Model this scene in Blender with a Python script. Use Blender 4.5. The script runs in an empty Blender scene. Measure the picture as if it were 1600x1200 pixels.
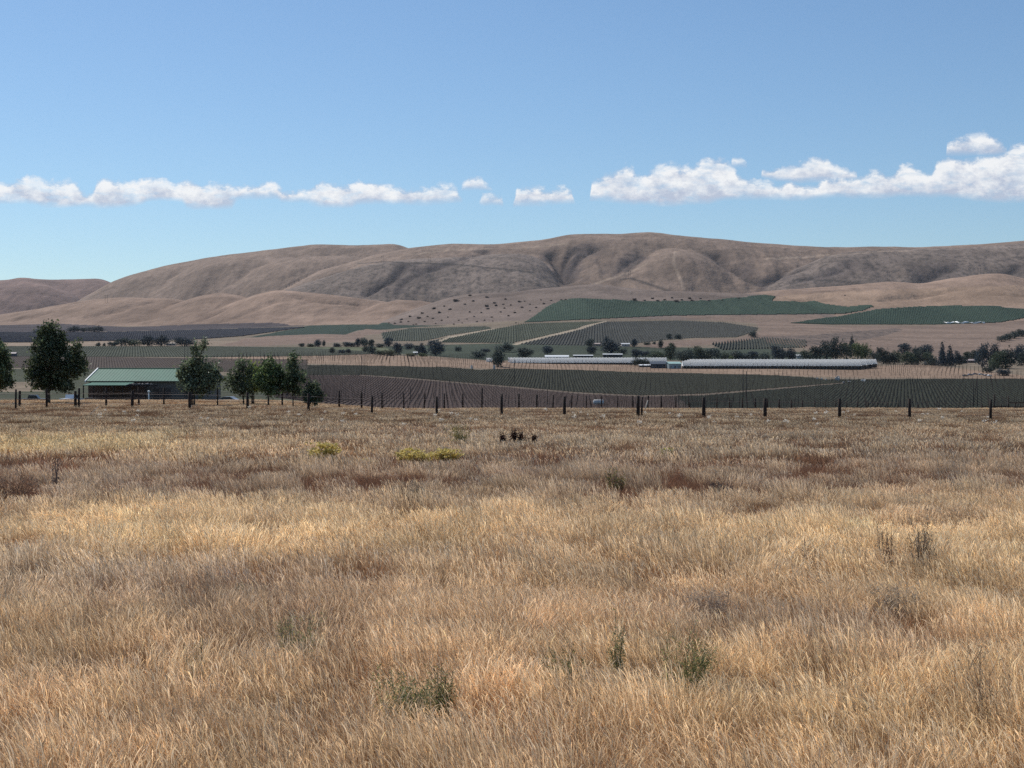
import bpy, math, random
import numpy as np
from mathutils import Vector, Matrix

# ------------------------------------------------------------------ constants
F = 2219.0          # focal length in photo pixels (photo 1600 x 1200)
CX, HY = 800.0, 575.0   # principal column, eye-level row
EYE = 3.2
SUN_AZ, SUN_EL = math.radians(-38), math.radians(50)
random.seed(7); RNG = np.random.default_rng(11)
sc = bpy.context.scene
COL = sc.collection

# ------------------------------------------------------------------ camera
cam_d = bpy.data.cameras.new("camera"); cam = bpy.data.objects.new("camera", cam_d); COL.objects.link(cam)
cam.location = (0, 0, EYE); cam.rotation_euler = (math.radians(90), 0, 0)
cam_d.sensor_width = 36; cam_d.lens = 36 * F / 1600; cam_d.shift_y = -25 / 1600
cam_d.clip_start = 0.1; cam_d.clip_end = 40000
sc.camera = cam

# ------------------------------------------------------------------ render settings
sc.view_settings.view_transform = 'Standard'; sc.view_settings.look = 'None'
sc.view_settings.exposure = 0.0; sc.view_settings.gamma = 1
sc.cycles.max_bounces = 6; sc.cycles.transparent_max_bounces = 8; sc.cycles.volume_bounces = 1
sc.cycles.use_denoising = False

# ------------------------------------------------------------------ world: sky + a line of cumulus
w = bpy.data.worlds.new("World"); sc.world = w; w.use_nodes = True
nt = w.node_tree; nt.nodes.clear()
def N(t, **kw):
    n = nt.nodes.new(t)
    for k, v in kw.items(): setattr(n, k, v)
    return n
def L(a, b): nt.links.new(a, b)
def M(op, a, b=None, c=None, clamp=False):
    n = N('ShaderNodeMath', operation=op, use_clamp=clamp)
    for i, v in enumerate((a, b, c)):
        if v is None: continue
        if hasattr(v, 'links') or hasattr(v, 'is_linked'): L(v, n.inputs[i])
        else: n.inputs[i].default_value = v
    return n.outputs[0]
sky = N('ShaderNodeTexSky', sky_type='NISHITA'); sky.sun_disc = False
sky.sun_elevation = SUN_EL; sky.sun_rotation = SUN_AZ
sky.altitude = 300; sky.air_density = 1.0; sky.dust_density = 0.35; sky.ozone_density = 2.2
tint = N('ShaderNodeMix', data_type='RGBA', blend_type='MULTIPLY'); tint.inputs[0].default_value = 1
L(sky.outputs[0], tint.inputs[6]); tint.inputs[7].default_value = (.86, 1.02, 1.13, 1)
tc = N('ShaderNodeTexCoord'); sep = N('ShaderNodeSeparateXYZ'); L(tc.outputs['Generated'], sep.inputs[0])
X, Y, Z = sep.outputs
Yp = M('MAXIMUM', Y, 0.02)
U = M('DIVIDE', X, Yp); V = M('DIVIDE', Z, Yp)          # tangent of azimuth / elevation on the sky
u01 = M('MULTIPLY_ADD', U, F / 2000, 0.5)               # -200..1800 px  -> 0..1  (x=800 -> .5)
vy = M('MULTIPLY', V, F)                                # elevation measure, 345 = top of low clouds
cv = N('ShaderNodeCombineXYZ'); L(U, cv.inputs[0]); L(V, cv.inputs[1])
def noise(scale, detail, sx=1, sy=1, rough=.55, off=0):
    mp = N('ShaderNodeMapping'); L(cv.outputs[0], mp.inputs[0]); mp.inputs['Scale'].default_value = (sx, sy, 1)
    mp.inputs['Location'].default_value = (off, off * .7, off)
    n = N('ShaderNodeTexNoise'); n.inputs['Scale'].default_value = scale; n.inputs['Detail'].default_value = detail
    n.inputs['Roughness'].default_value = rough; L(mp.outputs[0], n.inputs['Vector']); return n.outputs['Fac']
n1 = noise(62, 8, 1, 1.4, .66); n2 = noise(26, 4, 1, 1.6, .55, 3.1); n3 = noise(90, 6, .6, 1.6, .65, 7.7)
def curve(pts):
    n = N('ShaderNodeFloatCurve'); c = n.mapping.curves[0]; n.mapping.use_clip = False
    P = [((x + 200) / 2000, (345 - y) / 200) for x, y in pts]
    while len(c.points) < len(P): c.points.new(.5, .5)
    for p, (a, b) in zip(c.points, P): p.location = (a, max(0, min(1, b))); p.handle_type = 'AUTO_CLAMPED'
    n.mapping.update(); L(u01, n.inputs['Value']); return M('MULTIPLY_ADD', n.outputs[0], 200, HY - 345)
def band(top, base, soft=10, amp=40, low=8):
    t = curve(top); b = curve(base)
    d = M('MULTIPLY_ADD', M('SUBTRACT', n1, .5), amp, M('ADD', M('SUBTRACT', t, vy), 5.0))
    d2 = M('MULTIPLY_ADD', M('SUBTRACT', n2, .5), low * 3, M('SUBTRACT', vy, b))
    a = M('DIVIDE', d, soft, clamp=True); c = M('DIVIDE', d2, 6.0 + soft * .5, clamp=True)
    m = M('MULTIPLY', a, c)
    # relative height inside the cloud, for the grey bases
    h = M('DIVIDE', M('SUBTRACT', vy, b), M('MAXIMUM', M('SUBTRACT', t, b), 4), clamp=True)
    return m, h
G = 330  # a 'no cloud' level
low_top = [(-200,290),(-100,285),(0,289),(30,281),(55,280),(75,288),(105,287),(125,294),(143,304),(149,290),(165,282),(190,288),(215,288),(227,279),(245,280),(262,287),(275,291),(290,284),(305,285),(316,291),(345,290),(375,294),(400,291),(425,289),(440,298),(470,301),(487,294),(500,287),(530,291),(560,287),(582,286),(606,293),(640,296),(670,297),(690,292),(712,298),(722,312),(728,338),
 (742,338),(750,309),(766,306),(786,311),(790,338),(797,338),(802,300),(820,295),(836,294),(858,299),(880,296),(898,306),(905,338),(915,338),(924,290),(934,279),(960,271),(980,264),(1000,277),(1020,268),(1055,261),(1080,266),(1095,252),(1115,249),(1140,259),(1152,275),(1180,284),(1205,288),(1220,292),(1232,285),(1250,289),(1272,294),(1286,282),(1310,276),(1330,281),(1350,277),(1372,270),(1392,273),(1412,262),(1432,266),(1455,275),(1462,260),(1490,249),(1520,252),(1545,248),(1570,240),(1584,230),(1610,226),(1700,232),(1800,240)]
low_base = [(-200,320),(0,319),(50,318),(75,326),(155,327),(215,325),(240,316),(282,317),(295,326),(360,326),(375,311),(430,311),(442,318),(470,319),(500,326),(545,327),(562,322),(640,322),(700,320),(722,316),(760,321),(788,321),(815,320),(900,320),(925,318),(960,319),(1080,321),(1150,315),(1210,312),(1250,317),(1268,316),(1300,312),(1410,310),(1440,308),(1480,310),(1540,317),(1600,316),(1800,316)]
up_top = [(-200,340),(715,340),(722,292),(740,280),(758,288),(772,300),(778,340),(1128,340),(1140,254),(1160,252),(1168,262),(1172,340),(1178,340),(1190,268),(1206,266),(1225,260),(1250,258),(1275,249),(1300,259),(1320,267),(1336,270),(1344,285),(1350,340),(1466,340),(1474,235),(1484,226),(1500,218),(1530,214),(1560,221),(1574,234),(1580,340),(1800,340)]
up_base = [(-200,300),(715,300),(740,298),(770,302),(1120,262),(1172,262),(1182,276),(1220,285),(1300,288),(1344,284),(1400,243),(1466,243),(1574,243),(1800,243)]
mA, hA = band(low_top, low_base); mB, hB = band(up_top, up_base, 10, 36, 8)
fade = M('MULTIPLY_ADD', n3, 1.7, .05, clamp=True)
mB2 = M('MULTIPLY', mB, M('MULTIPLY_ADD', n3, 2.2, -.15, clamp=True))
n4 = noise(34, 5, 1, 2.2, .6, 12.3)
holes = M('MULTIPLY_ADD', n4, 5.0, -1.35, clamp=True)
mask = M('MAXIMUM', M('MULTIPLY', M('MULTIPLY', mA, M('MULTIPLY_ADD', holes, .28, .72)), M('MULTIPLY_ADD', n3, 2.9, -.42, clamp=True)), mB2)
mask = M('MULTIPLY', mask, M('GREATER_THAN', Y, .05))
hh = M('MAXIMUM', M('MULTIPLY', hA, mA), M('MULTIPLY', hB, mB))
shade = M('MULTIPLY_ADD', M('SUBTRACT', n1, .5), 3.6, M('MULTIPLY_ADD', hh, 1.15, -.02), clamp=True)
cc = N('ShaderNodeMix', data_type='RGBA'); L(shade, cc.inputs[0])
cc.inputs[6].default_value = (5.6, 6.2, 7.6, 1); cc.inputs[7].default_value = (10.6, 10.6, 10.6, 1)
mx = N('ShaderNodeMix', data_type='RGBA'); L(M('MULTIPLY', mask, .93), mx.inputs[0]); L(tint.outputs[2], mx.inputs[6]); L(cc.outputs[2], mx.inputs[7])
bg = N('ShaderNodeBackground'); bg.inputs[1].default_value = 0.09; L(mx.outputs[2], bg.inputs[0])
wo = N('ShaderNodeOutputWorld'); L(bg.outputs[0], wo.inputs[0])

# ------------------------------------------------------------------ sun
sd = bpy.data.lights.new("sun", 'SUN'); sd.energy = 4.2; sd.angle = math.radians(.53); sd.color = (1, .955, .88)
so = bpy.data.objects.new("sun", sd); COL.objects.link(so)
sv = Vector((math.sin(SUN_AZ) * math.cos(SUN_EL), math.cos(SUN_AZ) * math.cos(SUN_EL), math.sin(SUN_EL)))
so.rotation_euler = sv.to_track_quat('Z', 'Y').to_euler()

# ------------------------------------------------------------------ numpy noise
def vnoise(x, y, seed=0):
    xi = np.floor(x).astype(np.int64); yi = np.floor(y).astype(np.int64); fx = x - xi; fy = y - yi
    fx = fx * fx * (3 - 2 * fx); fy = fy * fy * (3 - 2 * fy)
    def h(a, b):
        n = (a * 374761393 + b * 668265263 + seed * 1442695041) & 0x7fffffff
        n = ((n ^ (n >> 13)) * 1274126177) & 0x7fffffff
        return ((n ^ (n >> 16)) & 0xffff) / 65535.0
    return (h(xi, yi) * (1 - fx) + h(xi + 1, yi) * fx) * (1 - fy) + (h(xi, yi + 1) * (1 - fx) + h(xi + 1, yi + 1) * fx) * fy
def fbm(x, y, oct=4, seed=0, ridged=False):
    s = 0; a = .5; t = 0
    for o in range(oct):
        v = vnoise(x, y, seed + o * 17)
        if ridged: v = 1 - np.abs(2 * v - 1)
        s = s + a * v; t += a; a *= .5; x = x * 2.03 + 5.1; y = y * 2.03 + 9.7
    return s / t

# ------------------------------------------------------------------ terrain height function
VX = np.array([-700, 0, 300, 600, 900, 1200, 1500, 2300.])          # photo columns
VY = np.array([600, 700, 800, 950, 1100, 1250, 1400, 1600, 1900, 2300, 2700, 3200, 5000, 9500.])
VT = np.array([  # ground row (photo pixels) per distance and column
 [612, 612, 614, 626, 636, 637, 638, 638],
 [606, 606, 608, 617, 628, 630, 630, 630],
 [598, 598, 600, 608, 620, 622, 618, 618],
 [588, 588, 589, 595, 604, 607, 602, 602],
 [576, 576, 576, 582, 590, 594, 594, 594],
 [566, 566, 566, 568, 573.5, 574.5, 578, 580],
 [556, 556, 557, 560, 566, 568, 572, 573],
 [547, 547, 548, 553, 560, 563, 566, 564],
 [538, 538, 540, 544, 538, 548, 556, 550],
 [530, 530, 533, 533, 520, 525, 532, 530],
 [521, 521, 523, 518, 504, 508, 514, 512],
 [509, 509, 510, 508, 498, 500, 503, 503],
 [520, 520, 520, 520, 515, 515, 515, 515],
 [530, 530, 530, 530, 530, 530, 530, 530.]])
LAY = [ # name, distance, front width, [(col,row)...] crest
 ('far', 9000, 1500, [(-700,445),(-300,440),(0,438),(22,436),(36,433),(50,436),(80,438),(120,436),(158,434),(172,440),(200,452),(250,480),(300,520)]),
 ('far', 8200, 1300, [(-700,455),(-200,448),(0,440),(40,439),(66,442),(90,450),(116,459),(130,470),(150,500),(170,540)]),
 ('brown', 7000, 1600, [(60,520),(120,470),(172,441),(200,431),(260,415),(320,403),(360,397),(440,388),(490,382),(560,384),(622,382),(634,387),(700,402),(760,432),(820,480),(850,520)]),
 ('brown', 6600, 1300, [(150,520),(200,466),(236,451),(270,433),(300,415),(330,405),(380,401),(430,401),(480,404),(520,420),(560,460),(600,520)]),
 ('brown', 6300, 1300, [(250,520),(290,470),(330,453),(370,437),(400,419),(430,407),(480,400),(540,399),(575,404),(610,420),(660,460),(700,520)]),
 ('brown', 5900, 1700, [(390,520),(430,458),(470,438),(500,422),(545,410),(585,398),(640,389),(700,383),(760,384),(800,382),(850,378),(890,370),(915,369),(960,368),(1010,367),(1060,372),(1150,380),(1230,387),(1270,390),(1320,391),(1400,389),(1440,390),(1500,386),(1540,384),(1600,380),(1700,376),(2300,384)]),
 ('sage', 5350, 1200, [(370,520),(400,474),(440,454),(480,440),(540,421),(590,410),(650,404),(700,402),(760,399),(810,397),(835,402),(860,418),(880,438),(900,470),(920,520)]),
 ('brown', 5450, 1250, [(870,520),(895,462),(930,440),(960,425),(1000,404),(1035,391),(1070,393),(1110,404),(1150,424),(1185,444),(1215,480),(1230,520)]),
 ('sage', 5200, 1100, [(1140,520),(1170,462),(1210,440),(1250,421),(1290,404),(1330,397),(1400,394),(1500,391),(1600,385),(1700,381),(2300,390)]),
 ('tan', 4350, 700, [(-700,500),(-200,496),(0,490),(60,481),(110,472),(150,466),(190,463),(250,465),(285,467),(320,476),(370,500),(400,530)]),
 ('tan', 4150, 650, [(120,530),(200,502),(260,479),(310,461),(345,455),(380,461),(405,472),(440,500),(460,530)]),
 ('tan', 3950, 620, [(220,530),(300,494),(360,473),(400,459),(430,452),(470,455),(520,460),(600,470),(680,484),(740,520)]),
 ('tan', 3750, 520, [(450,530),(500,507),(550,488),(590,474),(622,467),(660,470),(720,484),(780,520)]),
 ('bank', 3500, 700, [(560,530),(600,500),(640,484),(700,466),(740,461),(800,462),(860,457),(930,452),(1000,460),(1080,463),(1150,464),(1260,470),(1400,500),(1450,530)]),
 ('tan', 3650, 800, [(1010,530),(1080,480),(1140,467),(1200,460),(1260,455),(1340,449),(1390,444),(1440,447),(1480,440),(1540,432),(1570,432),(1600,440),(1680,452),(2300,450)]),
]
VZ = EYE + (HY - VT) * VY[:, None] / F
NEARZ = [(-200, 0), (84, 0), (100, -.10), (120, -.45), (140, -1.0), (160, -1.8), (180, -3.0), (215, -5.6), (280, -9.2), (400, -12.5), (500, -13.1), (600, None)]
def valley(X, Y):
    px = np.clip(CX + X / np.maximum(Y, 60) * F, -700, 2299)
    ci = np.clip(np.searchsorted(VX, px, side='right') - 1, 0, len(VX) - 2); cf = (px - VX[ci]) / (VX[ci + 1] - VX[ci])
    cf = cf * cf * (3 - 2 * cf)
    # smooth interpolation in Y (Catmull-Rom like on z)
    yy = np.clip(Y, 600, 9499)
    ri = np.clip(np.searchsorted(VY, yy, side='right') - 1, 0, len(VY) - 2); rf = (yy - VY[ri]) / (VY[ri + 1] - VY[ri])
    def zcol(c):
        p1 = VZ[ri, c]; p2 = VZ[ri + 1, c]; h = VY[ri + 1] - VY[ri]
        im = np.maximum(ri - 1, 0); ip = np.minimum(ri + 2, len(VY) - 1)
        s1 = np.where(ri > 0, (p2 - VZ[im, c]) / (VY[ri + 1] - VY[im]), (p2 - p1) / h)
        s2 = np.where(ri < len(VY) - 2, (VZ[ip, c] - p1) / (VY[ip] - VY[ri]), (p2 - p1) / h)
        t = rf; t2 = t * t; t3 = t2 * t
        return (2*t3 - 3*t2 + 1) * p1 + (t3 - 2*t2 + t) * h * s1 + (-2*t3 + 3*t2) * p2 + (t3 - t2) * h * s2
    z = zcol(ci) * (1 - cf) + zcol(ci + 1) * cf
    z6 = z
    ny = np.array([a for a, b in NEARZ]); nz = np.array([b if b is not None else -12.7 for a, b in NEARZ])
    zn = np.interp(Y, ny, nz)
    # soft corners
    zn = (zn + np.interp(Y - 9, ny, nz) + np.interp(Y + 9, ny, nz)) / 3
    near = np.clip((600 - Y) / 120, 0, 1); near = near * near * (3 - 2 * near)
    z = z6 * (1 - near) + zn * near
    # the yard shelf to the left, where the barn stands, is higher
    lf = np.clip((640 - px) / 240, 0, 1); lf = lf * lf * (3 - 2 * lf)
    yard = np.interp(Y, [0, 88, 120, 140, 160, 200, 260, 330, 420, 480, 540, 600], [0, 0, .45, .85, 1.15, 2.6, 4.7, 5.6, 6.3, 6.5, 3.2, 0])
    return z + lf * yard
CARVE = []
def height(X, Y, want_layer=False):
    X = np.asarray(X, float); Y = np.asarray(Y, float)
    z0 = valley(X, Y)
    px = CX + X / np.maximum(Y, 60) * F
    out = np.zeros_like(z0); lay = -np.ones(z0.shape, int); gg = np.zeros_like(z0)
    warp = (fbm(X / 420, Y / 900, 3, 5) - .5)
    for i, (nm, yc, wf, pts) in enumerate(LAY):
        a = np.array(pts, float)
        pxl = px
        cols = np.clip(pxl, a[0, 0], a[-1, 0])
        # smooth crest line: averaged samples
        row = sum(np.interp(cols + d, a[:, 0], a[:, 1]) for d in (-9, -3, 3, 9)) / 4
        zc = EYE + (HY - row) * yc / F
        zb = np.interp(yc, VY, VZ.mean(1))
        zc = np.maximum(zc - zb, 0)
        t = (yc - Y) / wf + warp * .16
        g = np.where(t >= 0, .5 + .5 * np.cos(np.pi * np.clip(t, 0, 1)), .5 + .5 * np.cos(np.pi * np.clip(-t / 1.4, 0, 1)))
        edge = ((cols == pxl) | (nm != '')).astype(float)
        h = zc * g
        big = h > out
        k = 3.0
        # smooth maximum
        e = np.clip(.5 + .5 * (h - out) / k, 0, 1)
        new = out * (1 - e) + h * e + k * e * (1 - e) * ((h > .5) & (out > .5))
        lay = np.where(big & (h > 3), i, lay); gg = np.where(big, g, gg); out = new
    hill = np.clip(out / 60, 0, 1)
    slope = 4 * gg * (1 - gg)
    rid = fbm(X / 260 + .3 * warp, Y / 620, 4, 31, ridged=True) - .5
    rid2 = fbm(X / 90, Y / 240, 3, 77, ridged=True) - .5
    amp = np.clip((Y - 3000) / 2200, .25, 1)
    gul = -np.clip(fbm(X / 150 + .8 * warp + .12 * rid, Y / 1100, 3, 131, ridged=True) - .58, 0, 1) * 2.2 + .25 * (fbm(X / 48, Y / 330, 3, 151, ridged=True) - .5)
    z = z0 + out + hill * slope * amp * (rid * 22 + rid2 * 15 + gul * 12 + (fbm(X / 34, Y / 80, 3, 171, ridged=True) - .5) * 7) + hill * (fbm(X / 60, Y / 60, 3, 9) - .5) * 3
    z = z + np.clip((Y - 650) / 900, 0, 1) * (fbm(X / 120, Y / 160, 3, 3) - .5) * 2.0 * (Y < 3600)
    z = z + (Y < 200) * (fbm(X / 9, Y / 9, 3, 2) - .5) * .22 * np.clip((200 - Y) / 60, 0, 1)
    for (P, dep, wid) in CARVE:
        near = (X > P[:, 0].min() - 4 * wid) & (X < P[:, 0].max() + 4 * wid) & (Y > P[:, 1].min() - 4 * wid) & (Y < P[:, 1].max() + 4 * wid)
        if not near.any(): continue
        xs = X[near]; ys = Y[near]; dm = np.full(xs.shape, 1e9)
        for (ax, ay), (bx, by) in zip(P[:-1], P[1:]):
            dx, dy = bx - ax, by - ay; tt = np.clip(((xs - ax) * dx + (ys - ay) * dy) / (dx * dx + dy * dy + 1e-9), 0, 1)
            dm = np.minimum(dm, np.hypot(xs - ax - tt * dx, ys - ay - tt * dy))
        z[near] -= dep * np.exp(-(dm / wid) ** 1.5)
    if want_layer: return z, lay, gg
    return z
YS = np.concatenate([np.arange(8, 600, 2.0), np.arange(600, 3300, 5.0), np.arange(3300, 9400, 12.0)])
def cast(px, py, ymin=9, ymax=9400):
    """first point of the ground met by the sight line through photo pixel (px, py), beyond ymin"""
    ys = YS[(YS >= ymin) & (YS <= ymax)]; u = (px - CX) / F
    z = height(u * ys, ys); row = HY - (z - EYE) / ys * F
    ok = np.where(row <= py)[0]
    if len(ok) == 0: k = int(np.argmin(row))
    else: k = int(ok[0])
    y = ys[k]
    if k > 0 and len(ok) and row[k - 1] > py:
        t = (row[k - 1] - py) / max(1e-6, row[k - 1] - row[k]); y = ys[k - 1] + t * (ys[k] - ys[k - 1])
    return u * y, y
def gz(x, y): return float(height(np.array([x]), np.array([y]))[0])
carve_px = [([(862, 393), (868, 402), (878, 415), (884, 428), (888, 438)], 34, 34, 4300), ([(893, 392), (884, 402), (876, 412)], 22, 26, 4300),
            ([(928, 390), (910, 400), (896, 414), (886, 428)], 14, 26, 4300),
            ([(1118, 396), (1132, 410), (1158, 424), (1182, 436)], 26, 32, 4300), ([(1000, 403), (978, 415), (960, 426)], 9, 26, 4300),
            ([(632, 415), (620, 430), (600, 442), (575, 458)], 18, 30, 4300), ([(700, 412), (660, 425), (625, 445)], 10, 30, 4300),
            ([(760, 392), (720, 405)], 8, 30, 4300),
            ([(1480, 420), (1455, 432), (1435, 443)], 16, 34, 4300), ([(1590, 418), (1570, 428)], 14, 30, 4300),
            ([(1260, 418), (1215, 432), (1190, 442)], 18, 28, 4300), ([(1330, 415), (1290, 430), (1240, 440)], 9, 30, 4300),
            ([(360, 478), (330, 492), (290, 506)], 8, 22, 3200), ([(470, 465), (510, 472), (560, 476)], 9, 20, 3200), ([(430, 470), (380, 490), (340, 503)], 7, 24, 3200),
            ([(1500, 450), (1440, 462), (1380, 468)], 7, 24, 3000), ([(1290, 462), (1250, 470)], 6, 20, 3000),
            ([(100, 482), (60, 492), (20, 500)], 7, 26, 3200), ([(240, 470), (190, 484), (130, 496)], 7, 26, 3200)]
tmp = []
for pts, dep, wid, ymin in carve_px:
    tmp.append((np.array([cast(a, b, ymin) for a, b in pts]), dep * 1.15, wid * .72))
CARVE.extend(tmp)

# ------------------------------------------------------------------ fields of the valley: plots traced on the ground
def ground_poly(pts, ymin=560, step=24):
    P = []
    for (a, b), (c, d) in zip(pts, pts[1:] + pts[:1]):
        n = max(1, int(math.hypot(c - a, d - b) / step))
        for k in range(n): P.append(cast(a + (c - a) * k / n, b + (d - b) * k / n, ymin))
    return np.array(P)
def inside(P, X, Y):
    r = np.zeros(X.shape, bool); bb = (X >= P[:, 0].min()) & (X <= P[:, 0].max()) & (Y >= P[:, 1].min()) & (Y <= P[:, 1].max())
    if not bb.any(): return r
    x = X[bb]; y = Y[bb]; c = np.zeros(x.shape, bool); j = len(P) - 1
    for i in range(len(P)):
        xi, yi = P[i]; xj, yj = P[j]
        cond = ((yi > y) != (yj > y)) & (x < (xj - xi) * (y - yi) / (yj - yi + 1e-12) + xi)
        c ^= cond; j = i
    r[bb] = c; return r
BROWN = (.062, .043, .038); DKG = (.031, .032, .021); NAVY = (.007, .011, .024); TAN = (.25, .175, .125)
GRN = (.026, .046, .032); ORCH = (.075, .082, .062)
FIELDS = [
 ('yard_l', [(-250,575),(150,577),(300,585),(440,590),(440,628),(-250,628)], (.062,.066,.042), 250),
 ('tan_l', [(-10,598),(60,596),(70,612),(-10,612)], (.20,.155,.11), 250),
 ('brown_l', [(-400,556),(100,557),(330,560),(480,562),(480,584),(300,580),(0,574),(-400,574)], (.075,.055,.048), 500),
 ('green_l', [(-400,541),(60,541),(330,541),(470,543),(620,552),(500,556),(340,558),(0,557),(-400,557)], (.058,.066,.048), 500),
 ('hedge_l', [(325,541),(420,543),(560,551),(640,555),(600,556),(480,551),(325,546)], (.04,.055,.038), 500),
 ('tan_mid', [(330,559),(420,556),(560,552),(700,559),(800,565),(1100,573),(1390,571),(1440,569),(1610,588),(1610,592),(1330,590),(1200,586),(1000,581),(800,577),(700,574),(560,571),(330,562)], TAN, 500),
 ('dark_mid', [(430,570),(560,571),(700,574),(748,578),(800,576),(900,578),(1000,582),(1200,586),(1270,590),(1320,598),(1200,607),(1100,615),(1000,618),(900,613),(800,605),(640,592),(560,586),(430,586)], DKG, 500),
 ('dark_right', [(1050,618),(1100,616),(1200,608),(1320,599),(1290,593),(1500,592),(1900,591),(1900,645),(1070,645)], DKG, 500),
 ('brown_mid', [(430,586),(560,586.5),(640,592.5),(800,605.5),(900,613.5),(1000,618.5),(1060,617.5),(1090,645),(430,645)], BROWN, 500),
 ('track', [(560,585),(640,590.5),(800,603.5),(900,612.5),(1000,617.5),(1100,615.5),(1200,607),(1320,597.5),(1320,599),(1200,609.5),(1100,618),(1000,620),(900,615),(800,606),(640,592.5),(560,586.5)], (.135,.105,.080), 500),
 ('tan_strip_l', [(-400,536),(0,536),(60,535),(150,532),(180,533),(300,534),(420,531),(420,541),(200,541),(0,541),(-400,541)], (.25,.19,.14), 500),
 ('navy', [(-400,520),(0,519),(120,520),(260,517),(400,513),(480,511),(380,525),(300,531),(150,533),(60,535),(-400,537)], NAVY, 500),
 ('purple', [(-400,505),(0,508),(100,506),(200,511),(300,507),(420,504),(480,509),(400,512),(260,516),(120,519),(-400,519)], (.07,.058,.060), 500),
 ('green_mid', [(390,527),(430,519),(500,508),(560,507),(700,509),(650,511),(600,515),(560,516),(540,523),(500,524),(400,527)], (.034,.050,.037), 500),
 ('tan_knoll', [(380,529),(420,525),(500,522),(540,523),(572,514),(600,516),(620,519),(570,524),(560,533),(400,541),(340,540)], (.22,.155,.12), 500),
 ('grass_mid', [(430,542),(640,542),(700,547),(760,560),(640,554),(560,551),(430,543)], (.12,.125,.075), 500),
 ('green_belt', [(600,541),(800,536),(940,541),(1200,545),(1300,556),(1300,563),(1050,563),(760,563),(620,552)], (.055,.065,.045), 500),
 ('orch_a', [(596,520),(640,513),(760,510),(770,514),(700,524),(660,533),(600,533)], ORCH, 500),
 ('orch_b', [(668,535),(700,527),(770,515),(820,506),(946,502),(900,514),(850,525),(800,536)], ORCH, 500),
 ('orch_c', [(810,538),(860,526),(905,515),(948,503),(1060,501),(1130,504),(1184,512),(1182,517),(1150,527),(1080,528),(1040,531),(960,541)], (.068,.070,.064), 500),
 ('orch_d', [(1110,537),(1190,528),(1260,532),(1260,543),(1130,547)], (.075,.078,.066), 500),
 ('tan_track_a', [(672,536),(700,526),(770,513),(775,514),(702,528.5),(680,537)], (.33,.27,.2), 500),
 ('tan_track_b', [(800,538),(850,525),(900,513.5),(946,501),(949,502),(903,516),(853,528),(808,539)], (.33,.27,.2), 500),
 ('tan_r1', [(1000,541),(1040,533),(1090,530),(1150,529),(1190,516),(1180,505),(1080,498),(1060,494),(1280,492),(1300,500),(1240,505),(1300,509),(1450,509),(1560,504),(1700,492),(1900,490),(1900,560),(1480,566),(1300,556),(1260,545),(1200,527),(1130,537),(1030,544)], (.212,.152,.118), 500),
 ('sage_r', [(1190,526),(1260,524),(1330,518),(1400,513),(1412,515),(1380,525),(1340,533),(1260,541),(1200,536)], (.17,.128,.105), 500),
 ('hilltan', [(1200,464),(1300,456),(1400,452),(1600,446),(1800,450),(1800,480),(1600,480),(1540,477),(1350,481),(1280,474),(1205,470)], (.28,.195,.14), 2300),
 ('green_a', [(818,504),(838,492),(856,479),(878,469),(920,467),(1000,471),(1060,471),(1120,469),(1165,465),(1195,461),(1211,463),(1206,471),(1260,472),(1325,480),(1352,477),(1366,478),(1345,486),(1320,490),(1250,491),(1120,492),(1050,493),(940,498)], GRN, 2300),
 ('green_b', [(1234,505),(1290,497),(1335,490),(1370,484),(1440,479),(1540,478),(1640,486),(1680,492),(1600,497),(1560,504),(1460,507),(1290,507)], GRN, 2300),
]
POLY = {}
for nm, pts, colr, ymin in FIELDS: POLY[nm] = ground_poly(pts, ymin)
def road(pts, wd_, c, ymin=3700):
    P = []
    for (a, b), (c2, d) in zip(pts[:-1], pts[1:]):
        for k in range(6): P.append(cast(a + (c2 - a) * k / 6, b + (d - b) * k / 6, ymin))
    return np.array(P), wd_, c
DKL_ = (.05, .045, .042); PLT = (.33, .25, .19)
ROADS = [road([(560, 412), (600, 409), (640, 411), (700, 412.5), (740, 416), (790, 421), (840, 427)], 6, DKL_), road([(905, 457), (960, 459), (1040, 461.5), (1120, 462), (1180, 461)], 6, DKL_),
         road([(970, 437), (985, 434.5), (1020, 446), (1056, 459)], 6, DKL_), road([(905, 452), (940, 440), (985, 425), (1015, 410)], 7, PLT), road([(1055, 392), (1052, 410), (1060, 430), (1070, 455)], 5, PLT),
         road([(1240, 437), (1300, 438), (1350, 444)], 5, DKL_), road([(1300, 399), (1380, 393), (1450, 392)], 6, PLT), road([(1200, 404), (1260, 402), (1300, 397)], 7, PLT), road([(640, 398), (700, 391), (780, 388)], 8, PLT), road([(800, 388), (850, 385), (890, 380)], 8, PLT)]
HILLC = {'far': (.185, .125, .105), 'brown': (.228, .167, .130), 'sage': (.188, .148, .124), 'tan': (.268, .188, .142), 'bank': (.18, .138, .115)}

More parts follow.
